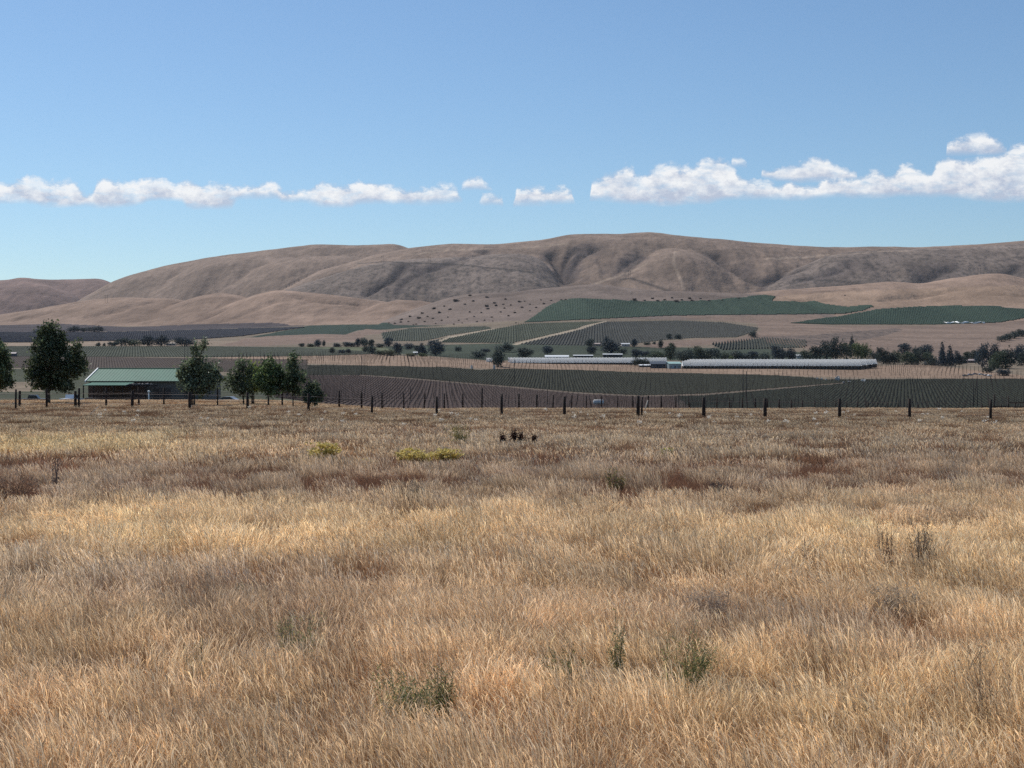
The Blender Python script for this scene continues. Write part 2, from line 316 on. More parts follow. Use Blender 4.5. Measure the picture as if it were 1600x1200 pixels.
# ------------------------------------------------------------------ materials
def new_mat(name):
    m = bpy.data.materials.new(name); m.use_nodes = True; t = m.node_tree; t.nodes.clear()
    o = t.nodes.new('ShaderNodeOutputMaterial'); return m, t, o
def principled(name, col, rough=.8, metal=0, spec=.3, noise=.0, nscale=3.0, attr=None, bump=0, col2=None, nscale2=None):
    m, t, o = new_mat(name)
    p = t.nodes.new('ShaderNodeBsdfPrincipled'); p.inputs['Roughness'].default_value = rough; p.inputs['Metallic'].default_value = metal
    p.inputs['Specular IOR Level'].default_value = spec
    t.links.new(p.outputs[0], o.inputs[0])
    g = t.nodes.new('ShaderNodeTexCoord')
    if attr:
        a = t.nodes.new('ShaderNodeAttribute'); a.attribute_name = attr; src = a.outputs['Color']
    else:
        r = t.nodes.new('ShaderNodeRGB'); r.outputs[0].default_value = (*col, 1); src = r.outputs[0]
    if noise or col2:
        n = t.nodes.new('ShaderNodeTexNoise'); n.inputs['Scale'].default_value = nscale; n.inputs['Detail'].default_value = 6; n.inputs['Roughness'].default_value = .65
        t.links.new(g.outputs['Object'], n.inputs['Vector'])
        if col2:
            cr = t.nodes.new('ShaderNodeMapRange'); cr.inputs[1].default_value = .42; cr.inputs[2].default_value = .62; t.links.new(n.outputs['Fac'], cr.inputs[0])
            mm = t.nodes.new('ShaderNodeMix'); mm.data_type = 'RGBA'; t.links.new(cr.outputs[0], mm.inputs[0]); t.links.new(src, mm.inputs[6]); mm.inputs[7].default_value = (*col2, 1); src = mm.outputs[2]
        mr = t.nodes.new('ShaderNodeMapRange'); mr.inputs[1].default_value = .25; mr.inputs[2].default_value = .75; mr.inputs[3].default_value = 1 - noise; mr.inputs[4].default_value = 1 + noise
        t.links.new(n.outputs['Fac'], mr.inputs[0])
        v = t.nodes.new('ShaderNodeVectorMath'); v.operation = 'SCALE'; t.links.new(src, v.inputs[0]); t.links.new(mr.outputs[0], v.inputs['Scale']); src = v.outputs[0]
        if bump:
            b = t.nodes.new('ShaderNodeBump'); b.inputs['Strength'].default_value = 1; b.inputs['Distance'].default_value = bump
            t.links.new(n.outputs['Fac'], b.inputs['Height']); t.links.new(b.outputs[0], p.inputs['Normal'])
    t.links.new(src, p.inputs['Base Color'])
    return m
def leaf_mat(name, attr='Col', transl=.4, rough=.55, gloss=.06, inst=False):
    m, t, o = new_mat(name)
    a = t.nodes.new('ShaderNodeAttribute'); a.attribute_name = attr; src = a.outputs['Color']
    if inst:
        b = t.nodes.new('ShaderNodeAttribute'); b.attribute_type = 'INSTANCER'; b.attribute_name = 'tint'
        mm = t.nodes.new('ShaderNodeMix'); mm.data_type = 'RGBA'; mm.blend_type = 'MULTIPLY'; mm.inputs[0].default_value = 1
        t.links.new(src, mm.inputs[6]); t.links.new(b.outputs['Color'], mm.inputs[7]); src = mm.outputs[2]
    d = t.nodes.new('ShaderNodeBsdfDiffuse'); tr = t.nodes.new('ShaderNodeBsdfTranslucent'); mx = t.nodes.new('ShaderNodeMixShader'); mx.inputs[0].default_value = transl
    t.links.new(src, d.inputs[0]); t.links.new(src, tr.inputs[0]); t.links.new(d.outputs[0], mx.inputs[1]); t.links.new(tr.outputs[0], mx.inputs[2])
    gl = t.nodes.new('ShaderNodeBsdfGlossy'); gl.inputs['Roughness'].default_value = rough; m2 = t.nodes.new('ShaderNodeMixShader'); m2.inputs[0].default_value = gloss
    t.links.new(mx.outputs[0], m2.inputs[1]); t.links.new(gl.outputs[0], m2.inputs[2]); t.links.new(m2.outputs[0], o.inputs[0])
    return m
def terrain_mat(name, kind):
    m, t, o = new_mat(name); n = t.nodes; l = t.links
    p = n.new('ShaderNodeBsdfPrincipled'); p.inputs['Roughness'].default_value = .95; p.inputs['Specular IOR Level'].default_value = .05; l.new(p.outputs[0], o.inputs[0])
    a = n.new('ShaderNodeAttribute'); a.attribute_name = 'cov'; g = n.new('ShaderNodeTexCoord')
    def nz(scale, det=5, sx=1, sy=1, rough=.6):
        mp = n.new('ShaderNodeMapping'); mp.inputs['Scale'].default_value = (sx, sy, 1); l.new(g.outputs['Object'], mp.inputs[0])
        q = n.new('ShaderNodeTexNoise'); q.inputs['Scale'].default_value = scale; q.inputs['Detail'].default_value = det; q.inputs['Roughness'].default_value = rough
        l.new(mp.outputs[0], q.inputs['Vector']); return q.outputs['Fac']
    def rng(x, a0, a1, b0, b1):
        q = n.new('ShaderNodeMapRange'); l.new(x, q.inputs[0])
        for i, v in enumerate((a0, a1, b0, b1)): q.inputs[i + 1].default_value = v
        return q.outputs[0]
    def mul(x, y):
        q = n.new('ShaderNodeMath'); q.operation = 'MULTIPLY'; l.new(x, q.inputs[0]); l.new(y, q.inputs[1]); return q.outputs[0]
    if kind == 'hill':
        f = mul(rng(nz(.004, 6), .3, .7, .80, 1.2), rng(nz(.03, 6, 1, .35), .3, .7, .82, 1.18))
        spots = nz(.060, 5, 1, .42, .62); sp = rng(spots, .49, .60, 0, .58)
        sa = n.new('ShaderNodeAttribute'); sa.attribute_name = 'sage'; k = mul(sp, sa.outputs['Fac'])
        vec = n.new('ShaderNodeVectorMath'); vec.operation = 'SCALE'; l.new(a.outputs['Color'], vec.inputs[0]); l.new(f, vec.inputs['Scale'])
        mm = n.new('ShaderNodeMix'); mm.data_type = 'RGBA'; l.new(k, mm.inputs[0]); l.new(vec.outputs[0], mm.inputs[6]); mm.inputs[7].default_value = (.055, .05, .045, 1)
        l.new(mm.outputs[2], p.inputs['Base Color'])
        b = n.new('ShaderNodeBump'); b.inputs['Distance'].default_value = 9; b.inputs['Strength'].default_value = 1; l.new(nz(.03, 8, 1, .5), b.inputs['Height']); l.new(b.outputs[0], p.inputs['Normal'])
    elif kind == 'valley':
        f = mul(rng(nz(.012, 6), .3, .7, .82, 1.18), rng(nz(.25, 5, 1, .4), .3, .7, .78, 1.22))
        vec = n.new('ShaderNodeVectorMath'); vec.operation = 'SCALE'; l.new(a.outputs['Color'], vec.inputs[0]); l.new(f, vec.inputs['Scale'])
        sa = n.new('ShaderNodeAttribute'); sa.attribute_name = 'sage'; k = mul(rng(nz(.11, 5, 1, .4, .62), .48, .60, 0, .8), sa.outputs['Fac']); mm = n.new('ShaderNodeMix'); mm.data_type = 'RGBA'; l.new(k, mm.inputs[0]); l.new(vec.outputs[0], mm.inputs[6]); mm.inputs[7].default_value = (.065, .056, .052, 1); l.new(mm.outputs[2], p.inputs['Base Color'])
    else:
        f = mul(rng(nz(.5, 6), .3, .7, .7, 1.3), rng(nz(14, 4), .3, .7, .6, 1.4))
        vec = n.new('ShaderNodeVectorMath'); vec.operation = 'SCALE'; l.new(a.outputs['Color'], vec.inputs[0]); l.new(f, vec.inputs['Scale']); l.new(vec.outputs[0], p.inputs['Base Color'])
        b = n.new('ShaderNodeBump'); b.inputs['Distance'].default_value = .03; l.new(nz(9, 6), b.inputs['Height']); l.new(b.outputs[0], p.inputs['Normal'])
    return m

# ------------------------------------------------------------------ mesh helpers
def link(o, parent=None):
    COL.objects.link(o)
    if parent is not None: o.parent = parent
    return o
def tag(o, label=None, cat=None, group=None, kind=None):
    if label: o['label'] = label
    if cat: o['category'] = cat
    if group: o['group'] = group
    if kind: o['kind'] = kind
    return o
def np_mesh(name, V, Q, mat, colors=None, smooth=False, T=None):
    """mesh from numpy arrays: V (n,3), Q (m,4) and/or T (k,3); colors per vertex"""
    me = bpy.data.meshes.new(name); V = np.asarray(V, np.float32)
    parts = []
    if Q is not None and len(Q): parts.append((np.asarray(Q, np.int32), 4))
    if T is not None and len(T): parts.append((np.asarray(T, np.int32), 3))
    loops = np.concatenate([p.ravel() for p, k in parts]); tot = np.concatenate([np.full(len(p), k, np.int32) for p, k in parts])
    st = np.concatenate([[0], np.cumsum(tot)[:-1]]).astype(np.int32)
    me.vertices.add(len(V)); me.vertices.foreach_set('co', V.ravel()); me.loops.add(len(loops)); me.loops.foreach_set('vertex_index', loops)
    me.polygons.add(len(tot)); me.polygons.foreach_set('loop_start', st); me.polygons.foreach_set('loop_total', tot)
    me.update(calc_edges=True)
    if smooth: me.polygons.foreach_set('use_smooth', np.ones(len(tot), bool))
    if colors is not None:
        for nm, c in colors.items():
            c = np.asarray(c, np.float32)
            if c.ndim == 1:
                at = me.attributes.new(nm, 'FLOAT', 'POINT'); at.data.foreach_set('value', c)
            else:
                at = me.attributes.new(nm, 'FLOAT_COLOR', 'POINT'); at.data.foreach_set('color', np.hstack([c, np.ones((len(c), 1), np.float32)]).ravel())
    me.materials.append(mat); return me
class MB:
    def __init__(s): s.v = []; s.f = []
    def add(s, vs, fs):
        o = len(s.v); s.v += [tuple(x) for x in vs]; s.f += [tuple(i + o for i in q) for q in fs]; return s
    def box(s, x0, y0, z0, x1, y1, z1):
        return s.add([(x0,y0,z0),(x1,y0,z0),(x1,y1,z0),(x0,y1,z0),(x0,y0,z1),(x1,y0,z1),(x1,y1,z1),(x0,y1,z1)],
                     [(0,3,2,1),(4,5,6,7),(0,1,5,4),(1,2,6,5),(2,3,7,6),(3,0,4,7)])
    def tube(s, pts, rad, n=6, cap=True):
        pts = [Vector(p) for p in pts]; rad = rad if isinstance(rad, (list, tuple)) else [rad] * len(pts); rings = []
        for i, p in enumerate(pts):
            d = (pts[min(i + 1, len(pts) - 1)] - pts[max(i - 1, 0)]).normalized()
            a = d.orthogonal().normalized() if abs(d.z) < .99 else Vector((1, 0, 0)); a = (a - d * a.dot(d)).normalized(); b = d.cross(a)
            rings.append([p + (a * math.cos(2 * math.pi * k / n) + b * math.sin(2 * math.pi * k / n)) * rad[i] for k in range(n)])
        vs = [v for r in rings for v in r]; fs = []
        for i in range(len(rings) - 1):
            for k in range(n): fs.append((i*n+k, i*n+(k+1) % n, (i+1)*n+(k+1) % n, (i+1)*n+k))
        if cap: fs.append(tuple(range(n))[::-1]); fs.append(tuple((len(rings)-1)*n + k for k in range(n)))
        return s.add(vs, fs)
    def prism(s, poly, y0, y1):
        """poly in (x,z), extruded along y"""
        n = len(poly); vs = [(x, y0, z) for x, z in poly] + [(x, y1, z) for x, z in poly]
        return s.add(vs, [tuple(range(n)), tuple(range(n, 2*n))[::-1]] + [((i+1) % n, i, n+i, n+(i+1) % n) for i in range(n)])
    def lump(s, c, r, seed=0, n=10, m=6, amp=.25):
        rr = random.Random(seed); vs = []; ph = rr.random() * 9
        for j in range(m + 1):
            for k in range(n):
                th = math.pi * j / m; p = 2 * math.pi * k / n; q = 1 + amp * math.sin(3 * p + ph + 2 * th) * .5 + amp * (rr.random() - .5)
                vs.append((c[0] + r[0]*q*math.sin(th)*math.cos(p), c[1] + r[1]*q*math.sin(th)*math.sin(p), c[2] + r[2]*q*math.cos(th)))
        return s.add(vs, [(j*n+k, j*n+(k+1) % n, (j+1)*n+(k+1) % n, (j+1)*n+k) for j in range(m) for k in range(n)])
    def build(s, name, mat, parent=None, smooth=False, loc=None):
        me = bpy.data.meshes.new(name); me.from_pydata(s.v, [], s.f); me.materials.append(mat)
        import bmesh
        bm = bmesh.new(); bm.from_mesh(me); bmesh.ops.recalc_face_normals(bm, faces=bm.faces); bm.to_mesh(me); bm.free()
        if smooth:
            for p in me.polygons: p.use_smooth = True
        me.update(); o = bpy.data.objects.new(name, me)
        if loc: o.location = loc
        return link(o, parent)
def empty(name, loc, rz=0, label=None, cat=None, group=None):
    o = bpy.data.objects.new(name, None); o.location = loc; o.rotation_euler = (0, 0, rz); link(o); o.empty_display_size = .3
    return tag(o, label, cat, group)

# ------------------------------------------------------------------ terrain meshes
FIELD_ROWS = np.concatenate([np.arange(-60, 8, 4.0), np.arange(8, 60, .7), np.arange(60, 200, 1.5)])
VAL_ROWS = np.concatenate([[FIELD_ROWS[-1]], np.arange(204, 600, 9.0), np.arange(600, 1500, 4.0), np.arange(1500, 3250, 7.0)])
HILL_ROWS = np.concatenate([[VAL_ROWS[-1]], np.arange(3262, 6000, 13.0), np.arange(6000, 9600, 26.0)])
def zone(px, py, X, Y): pass
def field_color(X, Y):
    """colour of the dry thatch on the ground of the near field"""
    n = fbm(X / 5, Y / 9, 3, 41)
    a = np.array([.20, .125, .085]); b = np.array([.33, .24, .15])
    return a + (b - a) * np.clip((n - .3) * 2.2, 0, 1)[..., None]
def build_terrain(name, rows, ncol, kind, label):
    W = np.maximum(60, .60 * rows + 40)
    s = np.linspace(-1, 1, ncol); Xg = W[:, None] * s[None]; Yg = np.repeat(rows[:, None], ncol, 1)
    Zg, lay, gg = height(Xg, Yg, True)
    nr = len(rows); Vv = np.stack([Xg, Yg, Zg], -1).reshape(-1, 3)
    i = np.arange((nr - 1) * (ncol - 1)); r = i // (ncol - 1); c = i % (ncol - 1); a = r * ncol + c
    Q = np.stack([a, a + 1, a + ncol + 1, a + ncol], 1)
    if kind == 'field': cov = field_color(Xg, Yg); sage = np.zeros(Xg.shape)
    else:
        cov = np.empty(Xg.shape + (3,)); cov[:] = (.19, .15, .11); sage = np.zeros(Xg.shape)
        big = fbm(Xg / 500, Yg / 900, 4, 63); fine = fbm(Xg / 90, Yg / 200, 3, 64)
        for k, (nm, *_r) in enumerate(LAY):
            mm = lay == k; cov[mm] = HILLC[nm]; sage[mm] = {'sage': 1, 'brown': .32, 'bank': .12, 'tan': .04, 'far': .1}[nm]
        # crests painted paler for dry grass and as sunlit edges, gullies carry more brush
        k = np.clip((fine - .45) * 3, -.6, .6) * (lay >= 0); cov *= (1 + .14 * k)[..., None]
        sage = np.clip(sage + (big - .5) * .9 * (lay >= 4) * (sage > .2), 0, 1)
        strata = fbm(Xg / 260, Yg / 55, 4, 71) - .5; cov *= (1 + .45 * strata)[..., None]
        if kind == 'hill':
            cov *= (.93 + .24 * np.clip((gg - .80) / .20, 0, 1) * (lay >= 0))[..., None]  # paler crest tint: dry grass plus light painted onto the spur edges
            wob = (fbm(Xg / 45, Yg / 70, 3, 88) - .4) * 90
            for P, dep, wid in CARVE[:12]:
                dm = np.full(Xg.shape, 1e9)
                for (ax, ay), (bx, by) in zip(P[:-1], P[1:]):
                    dx, dy = bx - ax, by - ay; tt = np.clip(((Xg - ax) * dx + (Yg - ay) * dy) / (dx * dx + dy * dy + 1e-9), 0, 1); dm = np.minimum(dm, np.hypot(Xg - ax - tt * dx, (Yg - ay - tt * dy) * .45))
                k = (.66 * np.clip(1.3 - (dm + wob) / (14 + 1.5 * wid), 0, 1))[..., None]; cov = cov * (1 - k) + np.array((.075, .062, .062)) * k; sage = np.maximum(sage, k[..., 0] * 1.4)
            for P, wd_, cc_ in ROADS:
                dm = np.full(Xg.shape, 1e9)
                for (ax, ay), (bx, by) in zip(P[:-1], P[1:]):
                    dx, dy = bx - ax, by - ay; tt = np.clip(((Xg - ax) * dx + (Yg - ay) * dy) / (dx * dx + dy * dy + 1e-9), 0, 1); dm = np.minimum(dm, np.hypot(Xg - ax - tt * dx, (Yg - ay - tt * dy) * .55))
                k = np.clip(1.5 - dm / wd_, 0, 1)[..., None] * .8; cov = cov * (1 - k) + np.array(cc_) * k
        if kind == 'valley':
            cov[Yg < 560] = (.12, .115, .075)
        for nm, pts, colr, ymin in FIELDS:
            ins = inside(POLY[nm], Xg, Yg)
            if ins.any(): cov[ins] = np.array(colr) * (1 + .38 * strata[ins])[:, None]; sage[ins] = {'sage_r': 1.0, 'tan_r1': .28, 'tan_knoll': .3}.get(nm, 0)
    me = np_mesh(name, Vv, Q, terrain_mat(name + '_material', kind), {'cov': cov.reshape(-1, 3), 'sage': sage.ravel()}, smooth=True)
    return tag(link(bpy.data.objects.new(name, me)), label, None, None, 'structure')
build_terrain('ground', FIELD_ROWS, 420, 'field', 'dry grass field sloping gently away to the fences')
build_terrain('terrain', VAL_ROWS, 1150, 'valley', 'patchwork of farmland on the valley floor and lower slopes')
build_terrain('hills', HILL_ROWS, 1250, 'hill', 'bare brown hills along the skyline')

# ------------------------------------------------------------------ the grass of the near field
def stalks(n, P, w, hw, h0, h1, lean, curl, rng, head=True, spread=.5, seg=4, col=(1, 1, 1), cvar=.16, headcol=(1.12, 1.08, 1.0), clump=0):
    """n ribbons standing on a P x P patch; returns vertices, quads, colours"""
    x = (rng.random(n) - .5) * P; y = (rng.random(n) - .5) * P
    if clump:
        k = rng.integers(0, clump, n); cx = (rng.random(clump) - .5) * P; cy = (rng.random(clump) - .5) * P
        x = np.where(rng.random(n) < .8, cx[k] + rng.normal(0, .05, n), x); y = np.where(rng.random(n) < .8, cy[k] + rng.normal(0, .05, n), y)
    h = h0 + (h1 - h0) * rng.random(n) ** 1.2
    az = math.pi + rng.normal(0, spread, n)                      # blown to the left
    ln = np.abs(rng.normal(lean, .2, n)); cu = rng.normal(curl, .35, n)
    dx, dy = np.cos(az), np.sin(az)
    ts = np.linspace(0, .78 if head else 1, seg + 1)
    P3 = []
    for t in ts:
        b = ln * t ** 1.05; P3.append(np.stack([x + dx * b * h, y + dy * b * h, h * t * np.sqrt(np.clip(1 - (ln * t) ** 2 * .6, .2, 1))], -1))
    W = [w * (1 - .45 * t) for t in ts]
    if head:
        d = P3[-1] - P3[-2]; d /= np.linalg.norm(d, axis=1)[:, None]
        for q in range(3):
            d = d + np.stack([dx * .14 + rng.normal(0, .10, n), dy * .14 + rng.normal(0, .05, n), -np.abs(cu) * .17], -1); d /= np.linalg.norm(d, axis=1)[:, None]
            P3.append(P3[-1] + d * (h * .046)[:, None]); W.append(hw * (1, .85, .25)[q])
        W[seg] = hw * .6
    sa = rng.normal(0, .7, n); side = np.stack([np.cos(sa), np.sin(sa), np.zeros(n)], -1)
    m = len(P3); V = np.empty((n, m, 2, 3))
    for i, p in enumerate(P3): V[:, i, 0] = p - side * W[i] / 2; V[:, i, 1] = p + side * W[i] / 2
    base = (np.arange(n) * m * 2)[:, None]; i = np.arange(m - 1)[None] * 2
    Q = np.stack([base + i, base + i + 1, base + i + 3, base + i + 2], -1).reshape(-1, 4)
    b = (1 + rng.normal(0, cvar, n)).clip(.45, 1.6); hue = rng.normal(0, .05, n)
    C = np.empty((n, m, 2, 3)); C[:] = (np.array(col)[None] * b[:, None] * np.stack([1 + hue, np.ones(n), 1 - hue * 1.5], -1))[:, None, None]
    if head: C[:, seg:] *= np.array(headcol)
    return V.reshape(-1, 3), Q, C.reshape(-1, 3).clip(0, 2)
def join(parts):
    off = 0; Vs, Qs, Cs = [], [], []
    for v, q, c in parts: Vs.append(v); Qs.append(q + off); Cs.append(c); off += len(v)
    return np.concatenate(Vs), np.concatenate(Qs), np.concatenate(Cs)
grass_m = leaf_mat('dry_grass_blades', transl=.38, gloss=0, rough=.5, inst=True)
def variants(name, fn, n):
    c = bpy.data.collections.new(name)
    for k in range(n):
        v, q, cc = fn(np.random.default_rng(100 + k)); me = np_mesh(name, v, q, grass_m, {'Col': cc}); c.objects.link(bpy.data.objects.new(f'{name}_{k:02d}', me))
    return c
def scatter(name, pts, tint, scl, rot, pick, coll, label, cat='grass', wind=None):
    me = bpy.data.meshes.new(name); me.vertices.add(len(pts)); me.vertices.foreach_set('co', np.asarray(pts, np.float32).ravel())
    a = me.attributes.new('tint', 'FLOAT_COLOR', 'POINT'); a.data.foreach_set('color', np.hstack([tint, np.ones((len(pts), 1))]).astype(np.float32).ravel())
    a = me.attributes.new('scl', 'FLOAT_VECTOR', 'POINT'); a.data.foreach_set('vector', np.asarray(scl, np.float32).ravel())
    a = me.attributes.new('turn', 'FLOAT_VECTOR', 'POINT'); r = np.zeros((len(pts), 3), np.float32); r[:, 2] = rot; a.data.foreach_set('vector', r.ravel())
    a = me.attributes.new('pick', 'INT', 'POINT'); a.data.foreach_set('value', np.asarray(pick, np.int32))
    o = tag(link(bpy.data.objects.new(name, me)), label, cat, None, 'stuff')
    g = bpy.data.node_groups.new(name + '_scatter', 'GeometryNodeTree')
    g.interface.new_socket('Geometry', in_out='INPUT', socket_type='NodeSocketGeometry'); g.interface.new_socket('Geometry', in_out='OUTPUT', socket_type='NodeSocketGeometry')
    gi = g.nodes.new('NodeGroupInput'); go = g.nodes.new('NodeGroupOutput'); ip = g.nodes.new('GeometryNodeInstanceOnPoints')
    ci = g.nodes.new('GeometryNodeCollectionInfo'); ci.inputs['Collection'].default_value = coll; ci.inputs['Separate Children'].default_value = True; ci.inputs['Reset Children'].default_value = True
    def na(t, nm):
        q = g.nodes.new('GeometryNodeInputNamedAttribute'); q.data_type = t; q.inputs['Name'].default_value = nm; return q.outputs['Attribute']
    g.links.new(gi.outputs[0], ip.inputs['Points']); g.links.new(ci.outputs[0], ip.inputs['Instance']); ip.inputs['Pick Instance'].default_value = True
    g.links.new(na('INT', 'pick'), ip.inputs['Instance Index']); g.links.new(na('FLOAT_VECTOR', 'turn'), ip.inputs['Rotation']); g.links.new(na('FLOAT_VECTOR', 'scl'), ip.inputs['Scale'])
    g.links.new(ip.outputs[0], go.inputs[0]); md = o.modifiers.new('scatter', 'NODES'); md.node_group = g
    return o
def grid_pts(y0, y1, cell, rng, slope=.40, pad=5):
    out = []
    ys = np.arange(y0, y1, cell)
    for y in ys:
        hw = slope * y + pad; xs = np.arange(-hw, hw, cell); out.append(np.stack([xs + rng.random() * cell, np.full(len(xs), y)], 1))
    p = np.concatenate(out); p += (rng.random(p.shape) - .5) * cell * .9
    return p
GOLD = np.array([.85, .70, .47]); TANC = np.array([.68, .535, .38]); BRN = np.array([.29, .195, .155]); MAUVE = np.array([.33, .24, .21]); GRY = np.array([.44, .375, .325]); YEL = np.array([.76, .66, .38])
# stands of one kind of grass: (column, row, half-width, half-height, colour, pale-stalk density, weight)
STANDS = [(120, 690, 200, 16, YEL, 1.0, 1.6), (420, 700, 260, 14, TANC, .7, .8), (230, 810, 330, 34, GOLD, 1.0, 1.6), (560, 815, 240, 38, GOLD, .9, 1.1), (60, 735, 200, 22, MAUVE, .2, 2.6), (300, 745, 260, 24, MAUVE, .22, 2.8),
 (700, 742, 260, 22, MAUVE * .95, .22, 2.4), (1000, 738, 300, 24, MAUVE, .2, 2.4), (1350, 738, 300, 28, MAUVE, .22, 2.8), (1250, 800, 300, 40, GOLD, .95, 1.5), (1480, 830, 200, 50, GOLD, .95, 1.3), (980, 790, 110, 36, TANC, .8, 1.0),
 (150, 885, 240, 42, GRY * 1.05, .6, 1.2), (330, 900, 150, 40, MAUVE * 1.2, .6, .9), (560, 860, 120, 30, BRN, .35, 1.0), (1000, 860, 150, 40, TANC, .8, .9), (500, 645, 900, 13, GRY * .55, .5, 2.2), (1300, 645, 600, 14, GRY * .55, .5, 2.2), (760, 672, 420, 14, GRY * .82, .6, 1.2), (1200, 690, 500, 20, GRY * .78, .55, 1.5),
 (480, 950, 200, 60, BRN * 1.1, .55, 1.2), (760, 930, 200, 70, TANC, .85, 1.0), (1150, 960, 130, 26, MAUVE, .55, .9), (1400, 965, 160, 30, MAUVE * 1.1, .6, .9), (1300, 1060, 330, 70, GOLD * .92, .95, 1.2), (300, 1100, 300, 90, TANC, .85, .8), (800, 1080, 200, 80, TANC, .85, .8), (1540, 1000, 120, 120, GOLD * .95, .95, .8)]
def zones(X, Y):
    px = CX + X / Y * F; py = HY + (EYE - .42) * F / Y
    wn = (fbm(X / 6, Y / 12, 3, 90) - .5)
    px = px + wn * 260; py = py + (fbm(X / 5 + 40, Y / 8, 3, 91) - .5) * (py - HY) * .30
    c = np.zeros(X.shape + (3,)) + np.array([.48, .35, .24]) * .22; d = np.full(X.shape, .7 * .22); ws = np.full(X.shape, .22)
    for a, b, sx, sy, col, den, wt in STANDS:
        g = wt * np.exp(-(((px - a) / sx) ** 2 + ((py - b) / sy) ** 2)); c += g[..., None] * col; d += g * den; ws += g
    c /= ws[..., None]; d /= ws
    n2 = fbm(X / 1.6, Y / 2.4, 3, 92)
    c = c * (1 + (n2 - .5) * .55)[..., None]
    r = fbm(X / 2.2 + 9, Y / 3.5, 3, 93); k = np.clip((r - .62) * 5, 0, .5)[..., None]; c = c * (1 - k) + np.array([.40, .28, .22]) * k; d = d * (1 - k[..., 0] * .3)
    return c, np.clip(d, .28, 1)
def lay_grass(name, y0, y1, cell, coll_stalk, coll_thatch, label_a, label_b, hs=1.0, keep=1.0, mult=1):
    rng = np.random.default_rng(int(y0 * 10))
    for rep in range(mult):
        p = grid_pts(y0, y1, cell, rng); c, d = zones(p[:, 0], p[:, 1]); ok = rng.random(len(p)) < d * keep; p = p[ok]; c = c[ok]
        cs = c * .62 + np.array([.91, .78, .58]) * .38; cs = cs * rng.uniform(.8, 1.2, len(cs))[:, None]
        hn = fbm(p[:, 0] / 1.1, p[:, 1] / 1.1, 3, 94); sz = (.42 + 1.15 * hn) * hs * np.interp(p[:, 1], [40, 75, 100], [1, .55, .42])
        z = height(p[:, 0], p[:, 1]) - .01
        mir = 1 - 2 * (rng.random(len(p)) < .12)
        scatter(name, np.column_stack([p, z]), cs.clip(0, .97), np.column_stack([mir, np.ones(len(p)), sz]), rng.normal(0, .55, len(p)), rng.integers(0, 6, len(p)), coll_stalk, label_a)
    p = grid_pts(y0, y1, cell, rng); c, d = zones(p[:, 0], p[:, 1]); z = height(p[:, 0], p[:, 1]) - .01
    c = c * rng.uniform(.7, 1.25, len(c))[:, None] * np.array([.88, .67, .52])
    sz = (.6 + .8 * fbm(p[:, 0] / .9, p[:, 1] / 1.3, 3, 95)) * (1 + .5 * (1 - d)) * np.interp(p[:, 1], [40, 75, 100], [1, .7, .55])
    scatter(name.replace('grass', 'thatch_grass'), np.column_stack([p, z]), c.clip(0, .9), np.column_stack([np.ones(len(p)), np.ones(len(p)), sz]), rng.random(len(p)) * 6.28, rng.integers(0, 6, len(p)), coll_thatch, label_b)
def v_stalk(P, n, w, hw, seg=4, h=(.30, .66)):
    return lambda r: join([stalks(n, P, w, hw, h[0], h[1], .36, .55, r, True, .9, seg, (.67, .595, .505), .34, (1.92, 1.97, 1.98), clump=max(3, n // 9)),
                           stalks(n // 12, P, w * 1.2, hw * 1.25, h[1] * .7, h[1] * 1.05, .42, .5, r, True, .5, seg, (.84, .76, .66), .2, (1.6, 1.62, 1.62))])
def v_thatch(P, n, w, seg=3, h=(.10, .36)): return lambda r: stalks(n, P, w, w * 2.2, h[0], h[1], .7, .2, r, False, 3.0, seg, (.95, .93, .9), .30)
c1 = variants('near_stalk', v_stalk(.6, 270, .0023, .0066, 3), 6); t1 = variants('near_thatch', v_thatch(.6, 210, .0042), 6)
c2 = variants('mid_stalk', v_stalk(.9, 320, .0034, .0096, 3), 6); t2 = variants('mid_thatch', v_thatch(.9, 240, .008), 6)
c3 = variants('far_stalk', v_stalk(1.5, 190, .008, .022, 2), 6); t3 = variants('far_thatch', v_thatch(1.5, 150, .028, 2, (.12, .40)), 6)
lay_grass('grass', 6.5, 19, .42, c1, t1, 'tall dry tan grass with drooping seed heads nearest the viewer', 'short brown matted grass under the nearest tall stalks')
lay_grass('grass', 19, 42, .62, c2, t2, 'golden dry grass bent by wind across the middle of the field', 'brown matted undergrowth between the golden stalks in mid field')
lay_grass('grass', 42, 205, 1.15, c3, t3, 'pale dry grass reaching back to the wire fences', 'dull mauve brown undergrowth on the far half of the field')

# ------------------------------------------------------------------ common materials
wood = principled('weathered_post_wood', (.034, .024, .020), .9, noise=.35, nscale=9, bump=.01)
steel_wire = principled('rusty_wire', (.16, .13, .12), .5, .8)
bark = principled('tree_bark', (.085, .065, .05), .95, noise=.3, nscale=8, bump=.02)
greenroof = principled('green_metal_roof', (.030, .125, .080), .6, 0, .2, noise=.16, nscale=.5)
wallm = principled('shed_wall_metal', (.135, .115, .105), .7, noise=.12, nscale=.8)
wallb = principled('lean_to_wall_boards', (.12, .07, .055), .85, noise=.2, nscale=1.5)
whitep = principled('white_painted_trim', (.78, .78, .76), .5)
dark = principled('dark_opening', (.02, .02, .022), .6)
plastic = principled('greenhouse_film', (.80, .81, .80), .35, 0, .4, noise=.05, nscale=.4)
frame_m = principled('galvanised_frame', (.40, .41, .42), .4, .6)
crop_dark = principled('crop_in_tunnel', (.030, .028, .026), .95)
glassm = principled('window_glass', (.03, .04, .05), .08, 0, .5)
tyre = principled('tyre_rubber', (.02, .02, .02), .9)
rock_m = principled('pale_rock', (.50, .46, .42), .9, noise=.2, nscale=4, bump=.02)

